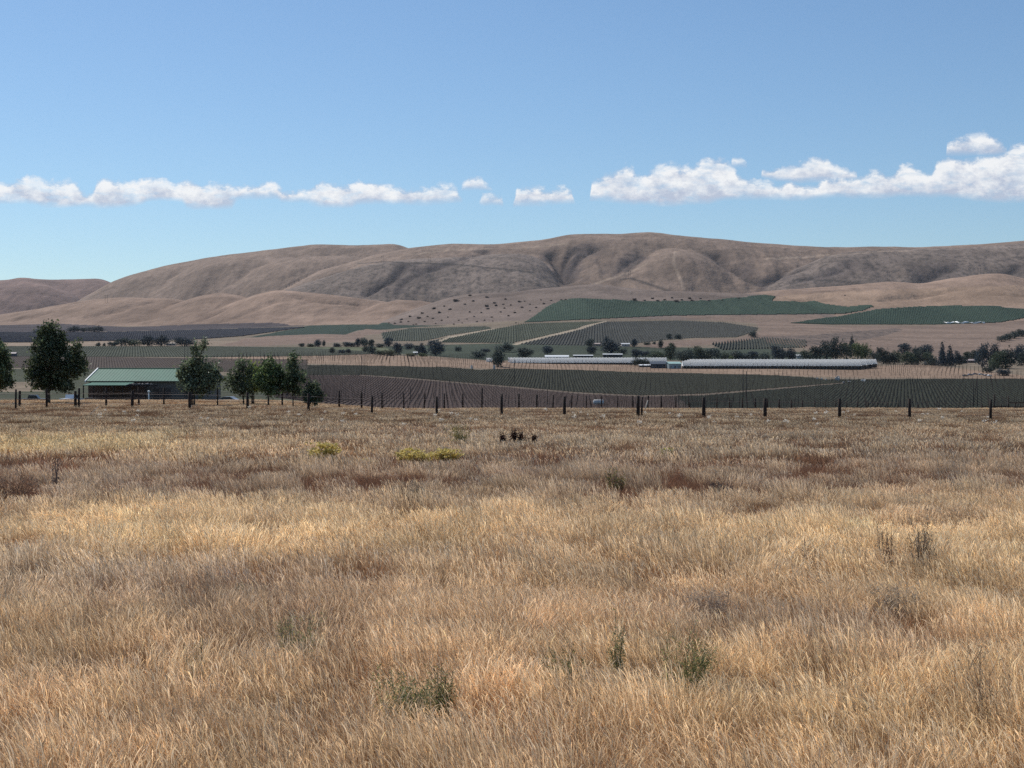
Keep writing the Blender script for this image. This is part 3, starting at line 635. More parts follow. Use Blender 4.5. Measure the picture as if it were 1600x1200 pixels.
# ------------------------------------------------------------------ fences
def post(parent, x, y, h, r, seed, lx=0):
    rr = random.Random(seed); z = gz(x, y); m = MB(); tx = x + lx + rr.uniform(-.03, .03)
    m.tube([(x, y, z - .3), (x * .5 + tx * .5, y, z + h * .5), (tx, y, z + h)], [r * 1.05, r, r * rr.uniform(.85, 1)], 8)
    return m.build('post', wood, parent, True)
def make_fence(xs, line, h, r, label, wires, base):
    root = empty('wire_fence', base, 0, label, 'fence')
    inv = Matrix.Translation(-Vector(base)); P = []
    for k, q in enumerate(xs):
        px, dh, lx = q if isinstance(q, tuple) else (q, 0, 0)
        u = (px - CX) / F; (x0, y0), (x1, y1) = line; t = (u * y0 - x0) / ((x1 - x0) - u * (y1 - y0)); x, y = x0 + t * (x1 - x0), y0 + t * (y1 - y0)
        o = post(root, x, y, h + dh, r * (1.0 + .15 * math.sin(k * 7)), k, lx); o.matrix_parent_inverse = inv; P.append((x, y, gz(x, y)))
    a, b = Vector((*line[0], 0)), Vector((*line[1], 0)); d = (b - a).normalized()
    P = [(P[0][0] - d.x * 8, P[0][1] - d.y * 8, gz(P[0][0] - d.x * 8, P[0][1] - d.y * 8))] + P + [(P[-1][0] + d.x * 8, P[-1][1] + d.y * 8, gz(P[-1][0] + d.x * 8, P[-1][1] + d.y * 8))]
    for hz in wires:
        m = MB(); pts = []
        for (x, y, z), (x2, y2, z2) in zip(P[:-1], P[1:]):
            pts += [(x, y - r, z + hz), ((x + x2) / 2, (y + y2) / 2 - r, (z + z2) / 2 + hz - .03)]
        pts.append((P[-1][0], P[-1][1] - r, P[-1][2] + hz)); m.tube(pts, .009, 3); o = m.build('wire', steel_wire, root); o.matrix_parent_inverse = inv
    return root
front = [30.5, 118, 206.5, 296.5, 387, 482, 581, 682.5, 784, 882, (997, .08, 0), (1100, .04, -.03), 1195.5, 1312, 1421.5, 1547.5]
make_fence(front, ((-38.5, 111), (28.3, 84)), 1.36, .10, 'nearer wire fence of stout dark wooden posts, standing in the dry grass', (.4, .75, 1.15), (-5, 97.5, 0))
make_fence([(997 + 5.5, .03, .02)], ((-38.5, 111.2), (28.3, 84.2)), 1.33, .06, 'short brace post beside the thickest post of the nearer fence', (), (7, 92.5, 0)).name = 'brace_post'
rear = [24.5, 73, 123, 166, 217, 256, (300, -.1, 0), 340, 394, 441, 492, 530, 565, 597, 631, (662.5, 0, .05), 694.5, 723, (753, .5, .03), 784, 810.5, 839, 864, 893, 916, 940, 965, 988.5, (1012, 0, .06), 1033, 1056, (1077, 0, -.06), 1100, 1120, 1140, 1160, 1180, 1199, 1217.5, 1237, 1254, 1273, 1290, 1306, 1323, 1340, 1356, 1371, 1387, 1403, 1417, 1434, 1450, 1466, 1482, 1498]
make_fence(rear, ((-38, 105), (48.8, 176)), 1.58, .075, 'farther wire fence of slim dark posts where the field drops away', (.45, .8, 1.2), (5, 140, -.5))

# corral rails at the far right
root = empty('corral_fence', (66, 188, gz(66, 188)), 0, 'low rail corral fence with tall uneven posts at the right edge of the field', 'fence')
inv = Matrix.Translation(-root.location); cy = 178
def at(px, y): return (px - CX) / F * y
for px, top in ((1534, 632), (1553, 617), (1575.5, 619), (1586, 628), (1600, 630), (1616, 630), (1564, 631), (1594, 632)):
    x = at(px, cy); z = gz(x, cy); zt = EYE - (top - HY) * cy / F; m = MB(); m.tube([(x, cy, z - .3), (x + .03, cy, zt)], [.10, .08], 7); m.build('post', wood, root, True).matrix_parent_inverse = inv
for row, x0, x1 in ((635, 1534, 1575), (635.6, 1575, 1617), (629, 1575, 1617)):
    m = MB(); a, b = at(x0, cy), at(x1, cy); zz = EYE - (row - HY) * cy / F; m.tube([(a, cy - .12, zz), (b, cy - .12, zz)], .06, 6); m.build('rail', wood, root, True).matrix_parent_inverse = inv

# ------------------------------------------------------------------ trees near the fence
def leaves(lobes, n, size, rng, col, colvar=.22, twig=26, yel=None, shell=.55, droop=0):
    """leaf quads gathered round twig ends inside the lobes (x,y,z,rx,ry,rz)"""
    vol = np.array([l[3] * l[4] * l[5] for l in lobes]) ** .75; cnt = (n * vol / vol.sum()).astype(int); C = []; K = []
    for l, c in zip(lobes, cnt):
        nt_ = max(1, c // twig); d = rng.normal(size=(nt_, 3)); d /= np.linalg.norm(d, axis=1)[:, None]; r = shell + (1 - shell) * rng.random(nt_) ** .6
        r = np.where(rng.random(nt_) < .3, rng.random(nt_) ** .5, r); tw = np.array(l[:3]) + d * r[:, None] * np.array(l[3:6]) * (1 + .12 * rng.normal(size=(nt_, 1)))
        idx = np.repeat(np.arange(nt_), twig); K.append(np.repeat(rng.normal(0, 1, nt_), twig)); C.append(tw[idx] + rng.normal(size=(len(idx), 3)) * size * 1.25)
    c = np.concatenate(C); kk = np.concatenate(K); n = len(c)
    a = rng.normal(size=(n, 3)); a[:, 2] -= droop; a /= np.linalg.norm(a, axis=1)[:, None]; b = np.cross(a, rng.normal(size=(n, 3))); b /= np.linalg.norm(b, axis=1)[:, None]
    s = size * rng.uniform(.6, 1.25, n)[:, None]
    V = np.stack([c - a * s * .9, c + b * s * .5, c + a * s * .9, c - b * s * .5], 1).reshape(-1, 3)
    Q = np.arange(n * 4).reshape(-1, 4)
    br = (1 + colvar * rng.normal(size=n) * .6 + colvar * .7 * kk).clip(.35, 2.0); base = np.tile(np.array(col), (n, 1))
    if yel is not None: m = rng.random(n) < yel[1]; base[m] = yel[0]
    return V, Q, np.repeat(base * br[:, None], 4, 0)
leaf_near = leaf_mat('poplar_leaves', transl=.42, gloss=.03, rough=.4)
def near_tree(px, dist, lobes_px, trunk_px, label, col, n, seed, yel=None, name='tree', size=.16, trunkw=.10, lean=0):
    """lobes_px: (column, row, rx, ry) in photo pixels at the tree's own distance"""
    s = dist / F; x = (px - CX) * s; zb = gz(x, dist); rng = np.random.default_rng(seed); rr = random.Random(seed)
    root = empty(name, (x, dist, zb), 0, label, 'tree'); L3 = []
    for (a, b, rx, ry) in lobes_px:
        L3.append(((a - px) * s, rr.uniform(-.35, .35) * rx * s, EYE - (b - HY) * s - zb, rx * s, rx * s * .95, ry * s))
    sub = []
    for l in L3:
        for k in range(7):
            d = rng.normal(size=3); d[2] = abs(d[2]) * .9 + .1 * d[2]; d /= np.linalg.norm(d); f = rr.uniform(.18, .46)
            sub.append((l[0] + d[0]*l[3]*1.02, l[1] + d[1]*l[4]*1.02, l[2] + d[2]*l[5]*1.04, l[3]*f, l[4]*f, l[5]*f*rr.uniform(.9, 1.5)))
    for k in range(34):                              # upright shoots and side sprays that break the outline
        l = rr.choice(L3); d = rng.normal(size=3); d[2] = abs(d[2]) * 1.3; d /= np.linalg.norm(d)
        sub.append((l[0] + d[0]*l[3]*1.08, l[1] + d[1]*l[4]*1.08, l[2] + d[2]*l[5]*1.12, rr.uniform(.10, .22), rr.uniform(.10, .22), rr.uniform(.28, .62)))
    v, q, c = leaves([(a, b, z_, rx*.78, ry*.78, rz*.80) for a, b, z_, rx, ry, rz in L3] + sub, n, size, rng, tuple(1.65 * np.array(col)), .50, 14, yel=yel, shell=.35); me = np_mesh('crown', v, q, leaf_near, {'Col': c}); o = bpy.data.objects.new('crown', me); link(o, root)
    top = max(l[2] for l in L3); tb = (EYE - (trunk_px - HY) * s) - zb
    m = MB(); m.tube([(0, 0, -.2), (.03, 0, tb * .6), (lean * .4, 0, tb + .3), (lean, .05, top * .62), (lean * 1.2, 0, top)], [trunkw * 1.25, trunkw, trunkw * .85, trunkw * .5, .015], 8)
    for l in L3:
        for k in range(3):
            zz = tb + (l[2] - tb) * rr.uniform(.1, .6); e = (l[0] + rr.uniform(-.5, .5) * l[3], l[1] + rr.uniform(-.5, .5) * l[4], l[2] + rr.uniform(-.2, .6) * l[5])
            m.tube([(lean * .6, 0, max(.4, zz)), ((lean * .6 + e[0]) / 2, e[1] / 2, (zz + e[2]) / 2 - .1), e], [trunkw * .42, trunkw * .28, .012], 5)
    m.build('trunk', bark, root, True)
    return root
DKL = (.052, .066, .034)
near_tree(76, 128, [(75, 520, 7, 18), (84, 532, 12, 20), (92, 545, 12, 18), (75, 560, 22, 24), (56, 578, 16, 20), (108, 565, 18, 18), (120, 548, 7, 14), (92, 585, 32, 20), (58, 590, 18, 14), (120, 580, 12, 12), (76, 603, 24, 9), (104, 604, 16, 7), (53, 552, 4, 16), (68, 540, 10, 20), (126, 570, 8, 10)], 614,
          'largest dark broadleaf tree, beside the left end of the green roofed barn', DKL, 15500, 3, size=.15, trunkw=.13, name='broadleaf_tree')
near_tree(-8, 122, [(-10, 560, 20, 22), (-6, 585, 22, 20), (2, 598, 14, 14), (4, 560, 6, 16)], 615, 'green tree cut off by the left edge of the photo', (.075, .095, .045), 9000, 4, size=.15, name='broadleaf_tree')
near_tree(303, 116, [(309, 552, 9, 15), (306, 570, 15, 14), (300, 590, 20, 18), (320, 588, 16, 16), (312, 606, 26, 14), (290, 603, 12, 13), (334, 583, 8, 10), (330, 600, 12, 14), (288, 584, 8, 10), (318, 541, 4, 9)], 618,
          'tall pointed young tree hiding the right end of the barn roof', (.095, .115, .068), 5600, 5, yel=((.16, .18, .11), .12), size=.14, trunkw=.08, name='young_tree')
near_tree(380, 118, [(375, 578, 8, 14), (372, 594, 13, 14), (384, 598, 12, 12), (374, 607, 19, 10), (362, 597, 9, 12), (388, 584, 8, 12), (380, 614, 14, 7)], 614, 'slim young tree just right of the barn, leftmost of its group of four', (.08, .10, .055), 3000, 6, yel=((.14, .15, .10), .08), size=.13, trunkw=.06, name='young_tree')
near_tree(396, 122, [(397, 586, 9, 13), (402, 598, 12, 12), (396, 607, 14, 9), (408, 590, 9, 13)], 614, 'yellow green young tree between two darker ones, its crown lit by sun', (.13, .155, .035), 4000, 7, size=.13, trunkw=.06, name='young_tree')
near_tree(419, 117, [(422, 574, 9, 14), (418, 590, 15, 15), (428, 598, 16, 14), (412, 603, 14, 10), (436, 588, 7, 10), (426, 612, 18, 8), (444, 600, 10, 12), (408, 592, 8, 12)], 617, 'bushy dark green young tree, widest of the group right of the barn', (.07, .10, .042), 4600, 8, yel=((.11, .13, .04), .15), size=.13, trunkw=.07, name='young_tree')
near_tree(457.5, 117, [(458, 570, 5, 12), (458, 585, 11, 14), (458, 602, 15, 14), (462, 611, 14, 8), (448, 600, 9, 13), (468, 594, 8, 12)], 617, 'narrow pointed young tree at the right end of the group by the barn', (.07, .09, .045), 3500, 9, size=.13, trunkw=.05, name='young_tree')
near_tree(492, 116, [(489, 614, 7, 9), (494, 624, 10, 7), (484, 624, 6, 6)], 630, 'small bushy sapling at the fence, right of the pointed young tree', (.060, .075, .040), 3000, 10, size=.12, trunkw=.04, name='sapling')

# ------------------------------------------------------------------ barn
BX0, BX1, BY0, BY1 = -78.6, -56.4, 262, 278; bz = -3.6; ez, rz_ = .80, 3.05; by_ = (BY0 + BY1) / 2
barn = empty('barn', ((BX0 + BX1) / 2, by_, bz), 0, 'long low barn with green metal roof and white gable trim at left', 'barn'); inv = Matrix.Translation(-barn.location)
def bpart(m, name, mat, par=None, sm=False):
    o = m.build(name, mat, par or barn, sm); 
    if par is None: o.matrix_parent_inverse = inv
    return o
m = MB(); t = .15
m.box(BX0 + .5, BY0 + .5, bz - .6, BX1 - .5, BY0 + .5 + t, ez); bpart(m, 'wall', wallm); m = MB(); m.box(BX0 + .5, BY1 - .5 - t, bz - .6, BX1 - .5, BY1 - .5, ez)
bpart(m, 'wall', wallm)
for xx in (BX0 + .5, BX1 - .5 - t):
    m = MB(); m.add([(xx, BY0 + .66, bz - .6), (xx, BY1 - .66, bz - .6), (xx, BY1 - .66, ez - .03), (xx, by_, rz_ - .16), (xx, BY0 + .66, ez - .03),
                     (xx + t, BY0 + .66, bz - .6), (xx + t, BY1 - .66, bz - .6), (xx + t, BY1 - .66, ez - .03), (xx + t, by_, rz_ - .16), (xx + t, BY0 + .66, ez - .03)],
                    [(0,1,2,3,4), (9,8,7,6,5), (0,5,6,1), (1,6,7,2), (2,7,8,3), (3,8,9,4), (4,9,5,0)]); bpart(m, 'gable_wall', wallm)
def slab(x0, x1, pa, pb, th, ribs=.6):
    """sheet roof from (y,z) pa to pb with raised ribs"""
    m = MB(); (ya, za), (yb, zb) = pa, pb; m.add([(x0,ya,za),(x1,ya,za),(x1,yb,zb),(x0,yb,zb),(x0,ya,za-th),(x1,ya,za-th),(x1,yb,zb-th),(x0,yb,zb-th)], [(0,1,2,3),(7,6,5,4),(0,4,5,1),(1,5,6,2),(2,6,7,3),(3,7,4,0)])
    x = x0 + ribs
    while x < x1 - .1: m.add([(x-.03,ya,za+.002),(x+.03,ya,za+.002),(x+.03,yb,zb+.002),(x-.03,yb,zb+.002),(x,ya,za+.025),(x,yb,zb+.025)], [(0,4,5,3),(4,1,2,5),(0,1,4),(3,5,2)]); x += ribs
    return m
bpart(slab(BX0, BX1, (BY0, ez), (by_ - .03, rz_), .10), 'roof', greenroof); bpart(slab(BX0, BX1, (BY1, ez), (by_ + .03, rz_), .10), 'roof', greenroof)
m = MB(); m.tube([(BX0, by_, rz_ + .06), (BX1, by_, rz_ + .06)], .12, 6); bpart(m, 'ridge_cap', greenroof)
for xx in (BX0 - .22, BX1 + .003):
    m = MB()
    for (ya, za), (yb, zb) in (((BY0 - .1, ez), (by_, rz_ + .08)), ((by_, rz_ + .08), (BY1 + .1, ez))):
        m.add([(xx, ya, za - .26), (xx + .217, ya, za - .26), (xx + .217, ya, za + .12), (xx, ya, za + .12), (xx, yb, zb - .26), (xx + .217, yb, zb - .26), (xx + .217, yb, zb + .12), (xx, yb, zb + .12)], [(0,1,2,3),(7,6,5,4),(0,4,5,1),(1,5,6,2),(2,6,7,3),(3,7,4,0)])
    bpart(m, 'gable_trim', whitep if xx < -60 else principled('grey_trim', (.22, .22, .22), .7))  # white trim on the left gable, darker grey on the right
m = MB(); m.box(BX0, BY0 - .12, ez - .17, BX1, BY0 - .02, ez - .0); bpart(m, 'gutter', principled('dark_gutter', (.05, .045, .04), .6))
m = MB(); m.box(-66.2, BY0 + .42, bz - .5, -63.0, BY0 + .497, bz + 3.1); d = bpart(m, 'door', principled('barn_door', (.085, .065, .06), .7, noise=.1, nscale=1))
m = MB(); m.box(-60.6, BY0 + .41, bz + 1.6, -59.4, BY0 + .497, bz + 2.6); bpart(m, 'window', glassm)
# lean-to along the front
lz0, lz1, ly0 = .12, .56, 255.6
lean = bpart(slab(at(130, 256) , at(197, 256), (ly0, lz0), (BY0 - .16, lz1), .07), 'lean_to_roof', greenroof)
m = MB(); xa, xb = at(197, 256) + .1, at(233, 256)
for k in range(9):
    x = xa + (xb - xa) * k / 8; m.box(x - .06, ly0, lz0 - .2, x + .06, BY0 - .16, lz0 - .04)
for k in range(4): y = ly0 + .1 + k * 1.6; m.box(xa, y, lz0 - .035, xb, y + .12, lz0 + .05)
o = bpart(m, 'bare_rafters', wood); o['label'] = 'bare dark rafters of the unroofed half'
for px in (131, 147, 163, 178, 192, 205, 214, 228):
    x = at(px, 256); m = MB(); r = .16 if px == 228 else .09; m.box(x - r, ly0 + .05, bz - .7, x + r, ly0 + .05 + 2 * r, lz0 - .21 if px > 197 else lz0 - .08); bpart(m, 'lean_to_post', wood)
m = MB(); m.box(at(137, 262), BY0 + .30, bz - .5, at(228, 262), BY0 + .495, ez - .35); bpart(m, 'inner_wall', wallb)
m = MB()
m.tube([(xa + (xb - xa) * k / 16, 258 + .5 * math.sin(k), lz0 + .15) for k in range(17)], [.10 + .14 * random.random() for k in range(17)], 6)
tag(m.build('scrap_pile', principled('scrap', (.20, .18, .17), .7), None), 'heap of scrap lying on the bare rafters of the barn lean-to', 'scrap')

# ------------------------------------------------------------------ vehicles
def make_car(name, x, y, rz, paint, label, kind='car', scale=1.0, parts=True):
    z = gz(x, y) if kind != 'shelf' else bz; root = empty(name, (x, y, z), rz, label, 'car' if 'truck' not in name else 'truck')
    pm = principled(name + '_paint', paint, .35, .2, .5)
    if 'pickup' in name:
        body = [(-2.6,.45),(2.55,.45),(2.6,.85),(2.5,1.0),(1.25,1.08),(.75,1.7),(-.55,1.72),(-.75,1.08),(-2.6,1.06)]; cab = [(-.5,1.12),(1.1,1.12),(.66,1.62),(-.42,1.64)]
    else:
        body = [(-2.2,.35),(2.15,.35),(2.25,.62),(2.1,.82),(1.1,.95),(.35,1.40),(-1.1,1.42),(-1.9,.98),(-2.25,.9)]; cab = [(-1.62,.99),(.98,.97),(.28,1.33),(-1.04,1.35)]
    m = MB(); m.prism(body, -.85, .85); b = m.build('body', pm, root)
    for s in (-1, 1): m = MB(); m.prism(cab, s * .853 if s > 0 else -.868, .868 if s > 0 else -.853); m.build('side_window', glassm, b)
    a, c = (cab[1], cab[2]); m = MB(); m.add([(a[0] + .06, -.72, a[1]), (a[0] + .06, .72, a[1]), (c[0] + .08, .66, c[1] + .02), (c[0] + .08, -.66, c[1] + .02)], [(0, 1, 2, 3)]); m.build('windscreen', glassm, b)
    for sx in (-1.4, 1.4):
        for s in (-1, 1):
            m = MB(); m.tube([(sx, s * .68, .33), (sx, s * .90, .33)], .34, 14); wl = m.build('wheel', tyre, root, True); m = MB(); m.tube([(sx, s * .905, .33), (sx, s * .925, .33)], .19, 10); m.build('rim', frame_m, wl)
    for s in (-1, 1): m = MB(); m.box(body[2][0] - .06, s * .6 - .16, .6, body[2][0] + .015, s * .6 + .16, .74); m.build('headlight', whitep, root)
    root.scale = (scale,) * 3; return root
def put(px, y): return at(px, y), y
x, y = put(354, 262); make_car('parked_car', x, y, 2.9, (.35, .37, .40), 'silver grey car parked under the trees right of the barn')
x, y = put(51, 262); make_car('parked_truck_pickup', x, y, .1, (.035, .03, .04), 'dark pickup truck parked behind the largest tree, left of the barn')
x, y = put(112, 250); make_car('parked_truck_pickup', x, y, 1.3, (.70, .70, .72), 'white pickup truck seen end on at the left corner of the barn')
x, y = put(146, 259); make_car('stored_car', x, y, .15, (.06, .06, .07), 'old dark car stored under the green lean-to roof', 'shelf')
def tank(px, y, r, ln, label, mat, rz=0, legs=True, lift=.5):
    x = at(px, y); z = gz(x, y); root = empty('storage_tank', (x, y, z), rz, label, 'tank'); m = MB()
    m.tube([(-ln/2 - r*.35, 0, lift + r), (-ln/2 - r*.2, 0, lift + r), (-ln/2, 0, lift + r), (ln/2, 0, lift + r), (ln/2 + r*.2, 0, lift + r), (ln/2 + r*.35, 0, lift + r)], [r*.35, r*.8, r, r, r*.8, r*.35], 16); m.build('shell', mat, root, True)
    for sx in (-.3, .3): m = MB(); m.box(sx*ln - .08, -r*.7, -.3, sx*ln + .08, r*.7, lift + r*.25); m.build('cradle', frame_m, root)
    m = MB(); m.tube([(0, 0, lift + 2*r - .02), (0, 0, lift + 2*r + .15)], .12, 8); m.build('cap', frame_m, root)
    return root
def zrow(row, y): return EYE - (row - HY) * y / F
def lift_for(row, px, y): return zrow(row, y) - gz(at(px, y), y)
TY = cast(935, 633.5, 450)[1]; tank(935, TY, 1.05, 4.0, 'pale rounded tank beyond the farther fence near the field centre', principled('pale_tank', (.56, .55, .53), .6), .1, lift=.5)
x = at(232.5, 250); zb = gz(x, 250); root = empty('vent_pipe', (x, 250, zb), 0, 'white vertical pipe with a round cap in front of the barn wall', 'pipe')
m = MB(); m.tube([(0, 0, -.3), (0, 0, zrow(613, 250) - zb)], .10, 8); m.build('pipe', whitep, root, True); m = MB(); m.tube([(0, 0, zrow(612.9, 250) - zb), (0, 0, zrow(611.4, 250) - zb), (0, 0, zrow(610, 250) - zb)], [.20, .26, .12], 10); m.build('cap', whitep, root, True)

# ------------------------------------------------------------------ valley buildings
def gable_house(px, row, w, d, h, rise, rz, wallc, roofc, label, name='farmhouse', ymin=600, cat='house', win=3):
    x, y = cast(px, row, ymin); z = gz(x, y); root = empty(name, (x, y, z), rz, label, cat)
    wm = principled(name + '_wall', wallc, .8, noise=.08, nscale=.7); rm = principled(name + '_roof', roofc, .6, noise=.12, nscale=.7)
    m = MB(); poly = [(-d/2, -1.5), (d/2, -1.5), (d/2, h), (0, h + rise), (-d/2, h)]
    m.add([(-w/2, a, b) for a, b in poly] + [(w/2, a, b) for a, b in poly], [(0,1,2,3,4), (9,8,7,6,5)] + [((i+1) % 5, i, 5+i, 5+(i+1) % 5) for i in range(5)]); m.build('wall', wm, root)
    e = .5; sl = rise / (d/2)
    for s in (-1, 1):
        m = MB(); m.add([(-w/2-e, s*(d/2+e), h-sl*e+.04), (w/2+e, s*(d/2+e), h-sl*e+.04), (w/2+e, 0, h+rise+.04), (-w/2-e, 0, h+rise+.04), (-w/2-e, s*(d/2+e), h-sl*e+.22), (w/2+e, s*(d/2+e), h-sl*e+.22), (w/2+e, 0, h+rise+.22), (-w/2-e, 0, h+rise+.22)], [(0,1,2,3),(7,6,5,4),(0,4,5,1),(1,5,6,2),(2,6,7,3),(3,7,4,0)]); m.build('roof', rm, root)
    for k in range(win):
        xx = -w/2 + w*(k + .5)/win
        if k == win // 2: m = MB(); m.box(xx-.5, -d/2-.03, 0, xx+.5, -d/2+.02, 2.1); m.build('door', dark, root)
        else: m = MB(); m.box(xx-.6, -d/2-.03, 1, xx+.6, -d/2+.02, 2.1); m.build('window', glassm, root)
    return root
gable_house(18, 557, 9, 6, 2.8, 1.2, .1, (.10,.09,.11), (.19,.15,.17), 'low purple roofed farmhouse across the brown field at far left')
gable_house(1052, 575.5, 11, 9, 4.0, 1.6, .25, (.28,.34,.36), (.34,.50,.46), 'pale green roofed shed in the gap between the two greenhouse blocks', 'farm_shed', 900, 'shed')
gable_house(1028, 575, 13, 8, 3.6, 2.0, -.1, (.045,.055,.075), (.05,.07,.10), 'dark blue grey shed in the greenhouse gap, left of the pale green one', 'farm_shed', 900, 'shed')
gable_house(977, 541, 11, 7, 2.8, 1.2, .1, (.45,.40,.38), (.62,.62,.62), 'white roofed farmhouse just right of the big dark tree above the greenhouses', ymin=1500)
gable_house(933, 540.5, 9, 6, 2.6, 1.0, -.1, (.30,.22,.19), (.46,.36,.32), 'pinkish roofed cottage just left of the big dark tree above the greenhouses', 'cottage', 1500)
gable_house(1164, 560, 6, 5, 3.0, 1.6, .3, (.42,.42,.45), (.55,.55,.57), 'small grey shed in the tree gap behind the right greenhouse', 'farm_shed', 1350, 'shed')
gable_house(1250, 560, 9, 6, 3.2, 1.2, .1, (.62,.62,.60), (.68,.68,.66), 'white farmhouse between tree clumps behind the right greenhouse', ymin=1330)
gable_house(649, 554, 4.5, 4, 2.2, .8, .1, (.60,.60,.58), (.72,.72,.70), 'tiny white shed at the foot of the pointed conifer in mid valley', 'farm_shed', 1200, 'shed')
gable_house(1502, 568, 11, 7, 2.6, 1.4, .2, (.13,.09,.08), (.42,.34,.33), 'pink grey roofed farmhouse under dark trees at right', ymin=1100)
gable_house(1518, 567, 8, 6, 2.6, 1.2, -.2, (.13,.09,.08), (.38,.31,.30), 'smaller pink grey roofed house right of its larger neighbour under the trees', ymin=1100)
gable_house(267, 540, 12, 7, 2.8, 1.0, .1, (.40,.36,.30), (.30,.25,.21), 'beige farmhouse in the gap between two navy tree clumps at left', ymin=1500)
gable_house(957, 558, 22, 8, 3.0, .8, 0, (.05,.05,.05), (.66,.67,.67), 'long white roofed open shed behind the left greenhouse, below the big dark tree', 'farm_shed', 1300, 'shed')
gable_house(911, 558.5, 22, 8, 2.0, .8, 0, (.06,.06,.06), (.62,.63,.63), 'long low white roofed shed behind the middle of the left greenhouse', 'farm_shed', 1300, 'shed')
gable_house(870, 560.5, 26, 9, 2.2, 1.6, 0, (.55,.56,.56), (.74,.75,.75), 'long white shed behind the left greenhouse, left of the low roofed one', 'farm_shed', 1300, 'shed')
gable_house(1014, 573.5, 17, 5, 1.5, .7, 0, (.04,.04,.045), (.76,.77,.77), 'low white roofed shelter in front of the greenhouse gap', 'farm_shed', 900, 'shed')

# greenhouse tunnels: long film covered hoops lying across the view
film, ft, fo = new_mat('greenhouse_film')
fd = ft.nodes.new('ShaderNodeBsdfDiffuse'); fd.inputs[0].default_value = (.90, .91, .90, 1); fr_ = ft.nodes.new('ShaderNodeBsdfTranslucent'); fr_.inputs[0].default_value = (.97, .97, .96, 1)
fm = ft.nodes.new('ShaderNodeMixShader'); fm.inputs[0].default_value = .68; ft.links.new(fd.outputs[0], fm.inputs[1]); ft.links.new(fr_.outputs[0], fm.inputs[2]); ft.links.new(fm.outputs[0], fo.inputs[0])
def tunnel(x0, x1, dist, z, wd, hh, side, label, skew=0, bay=3.0, seed=0):
    """hoops from column x0 to x1, axis across the view; the film hangs down to `side` above the ground"""
    rr = random.Random(seed); xa, xb = at(x0, dist), at(x1, dist); r = empty('greenhouse', ((xa + xb) / 2, dist, z), 0, label, 'greenhouse'); ln = (xb - xa) / 2; n = 10
    arc = [(-wd/2, side * .85)] + [(wd/2*(2*k/n-1), side + (hh-side)*(1-abs(2*k/n-1)**1.35)) for k in range(n+1)] + [(wd/2, side * .85)]; n += 2; nb = int(2*ln / bay); m = MB(); S = []
    for b in range(2*nb + 1):                       # the film sags a little between hoops
        x = -ln + b * ln / nb; sg = 1.0 if b % 2 == 0 else .90; S.append([(x, y * sg, side + (z_ - side) * sg + rr.uniform(-.06, .06) * (b % 2)) for y, z_ in arc])
    m.add([p for s in S for p in s], [(b*(n+1)+k, b*(n+1)+k+1, (b+1)*(n+1)+k+1, (b+1)*(n+1)+k) for b in range(2*nb) for k in range(n)])
    m.build('cover', film, r, True)
    for s, e in ((S[0], 'l'), (S[-1], 'r')):
        m = MB(); top = [p for p in s if p[2] > side + (hh - side) * .55]; m.add([(p[0], p[1], p[2] - .02) for p in top], [tuple(range(len(top)))]); m.build('end_panel', film, r)
    m = MB()
    for b in range(nb + 1):
        x = -ln + b * 2 * ln / nb
        for yy in (-wd/2, wd/2): m.tube([(x, yy, -1.2), (x, yy, side)], .07, 4)
    for x in (-ln, ln): m.tube([(x, y * 1.01, z_ * 1.01) for y, z_ in arc], .09, 5)
    m.build('hoop_frame', frame_m, r); m = MB(); m.box(-ln + .4, -wd/2 + .3, -1.2, ln - .4, wd/2 - .3, side * .92); m.build('crop_bed', crop_dark, r); return r
for k, w_ in enumerate(('nearest', 'second', 'third', 'farthest')):
    d = 1236 + k * 12.6; tunnel(1066 + 4*k, 1344 + 8*k, d, gz(at(1200, d), d), 12.2, 6.6, 2.3, f'{w_} of the four long white film tunnels side by side at right', seed=k)
for k, w_ in enumerate(('nearest', 'middle', 'farthest')):
    d = 1330 + k * 12.6; tunnel(798 - 2*k, (992, 990, 1041)[k], d, gz(at(900, d), d), 12.2, 5.6, 1.2, f'{w_} of the three long white film tunnels in the left greenhouse block', seed=10 + k)
tunnel(760, 769, 1345, gz(at(765, 1345), 1345), 6.4, 4.0, .4, 'single short white tunnel just left of the lone dark round tree', bay=2, seed=20)

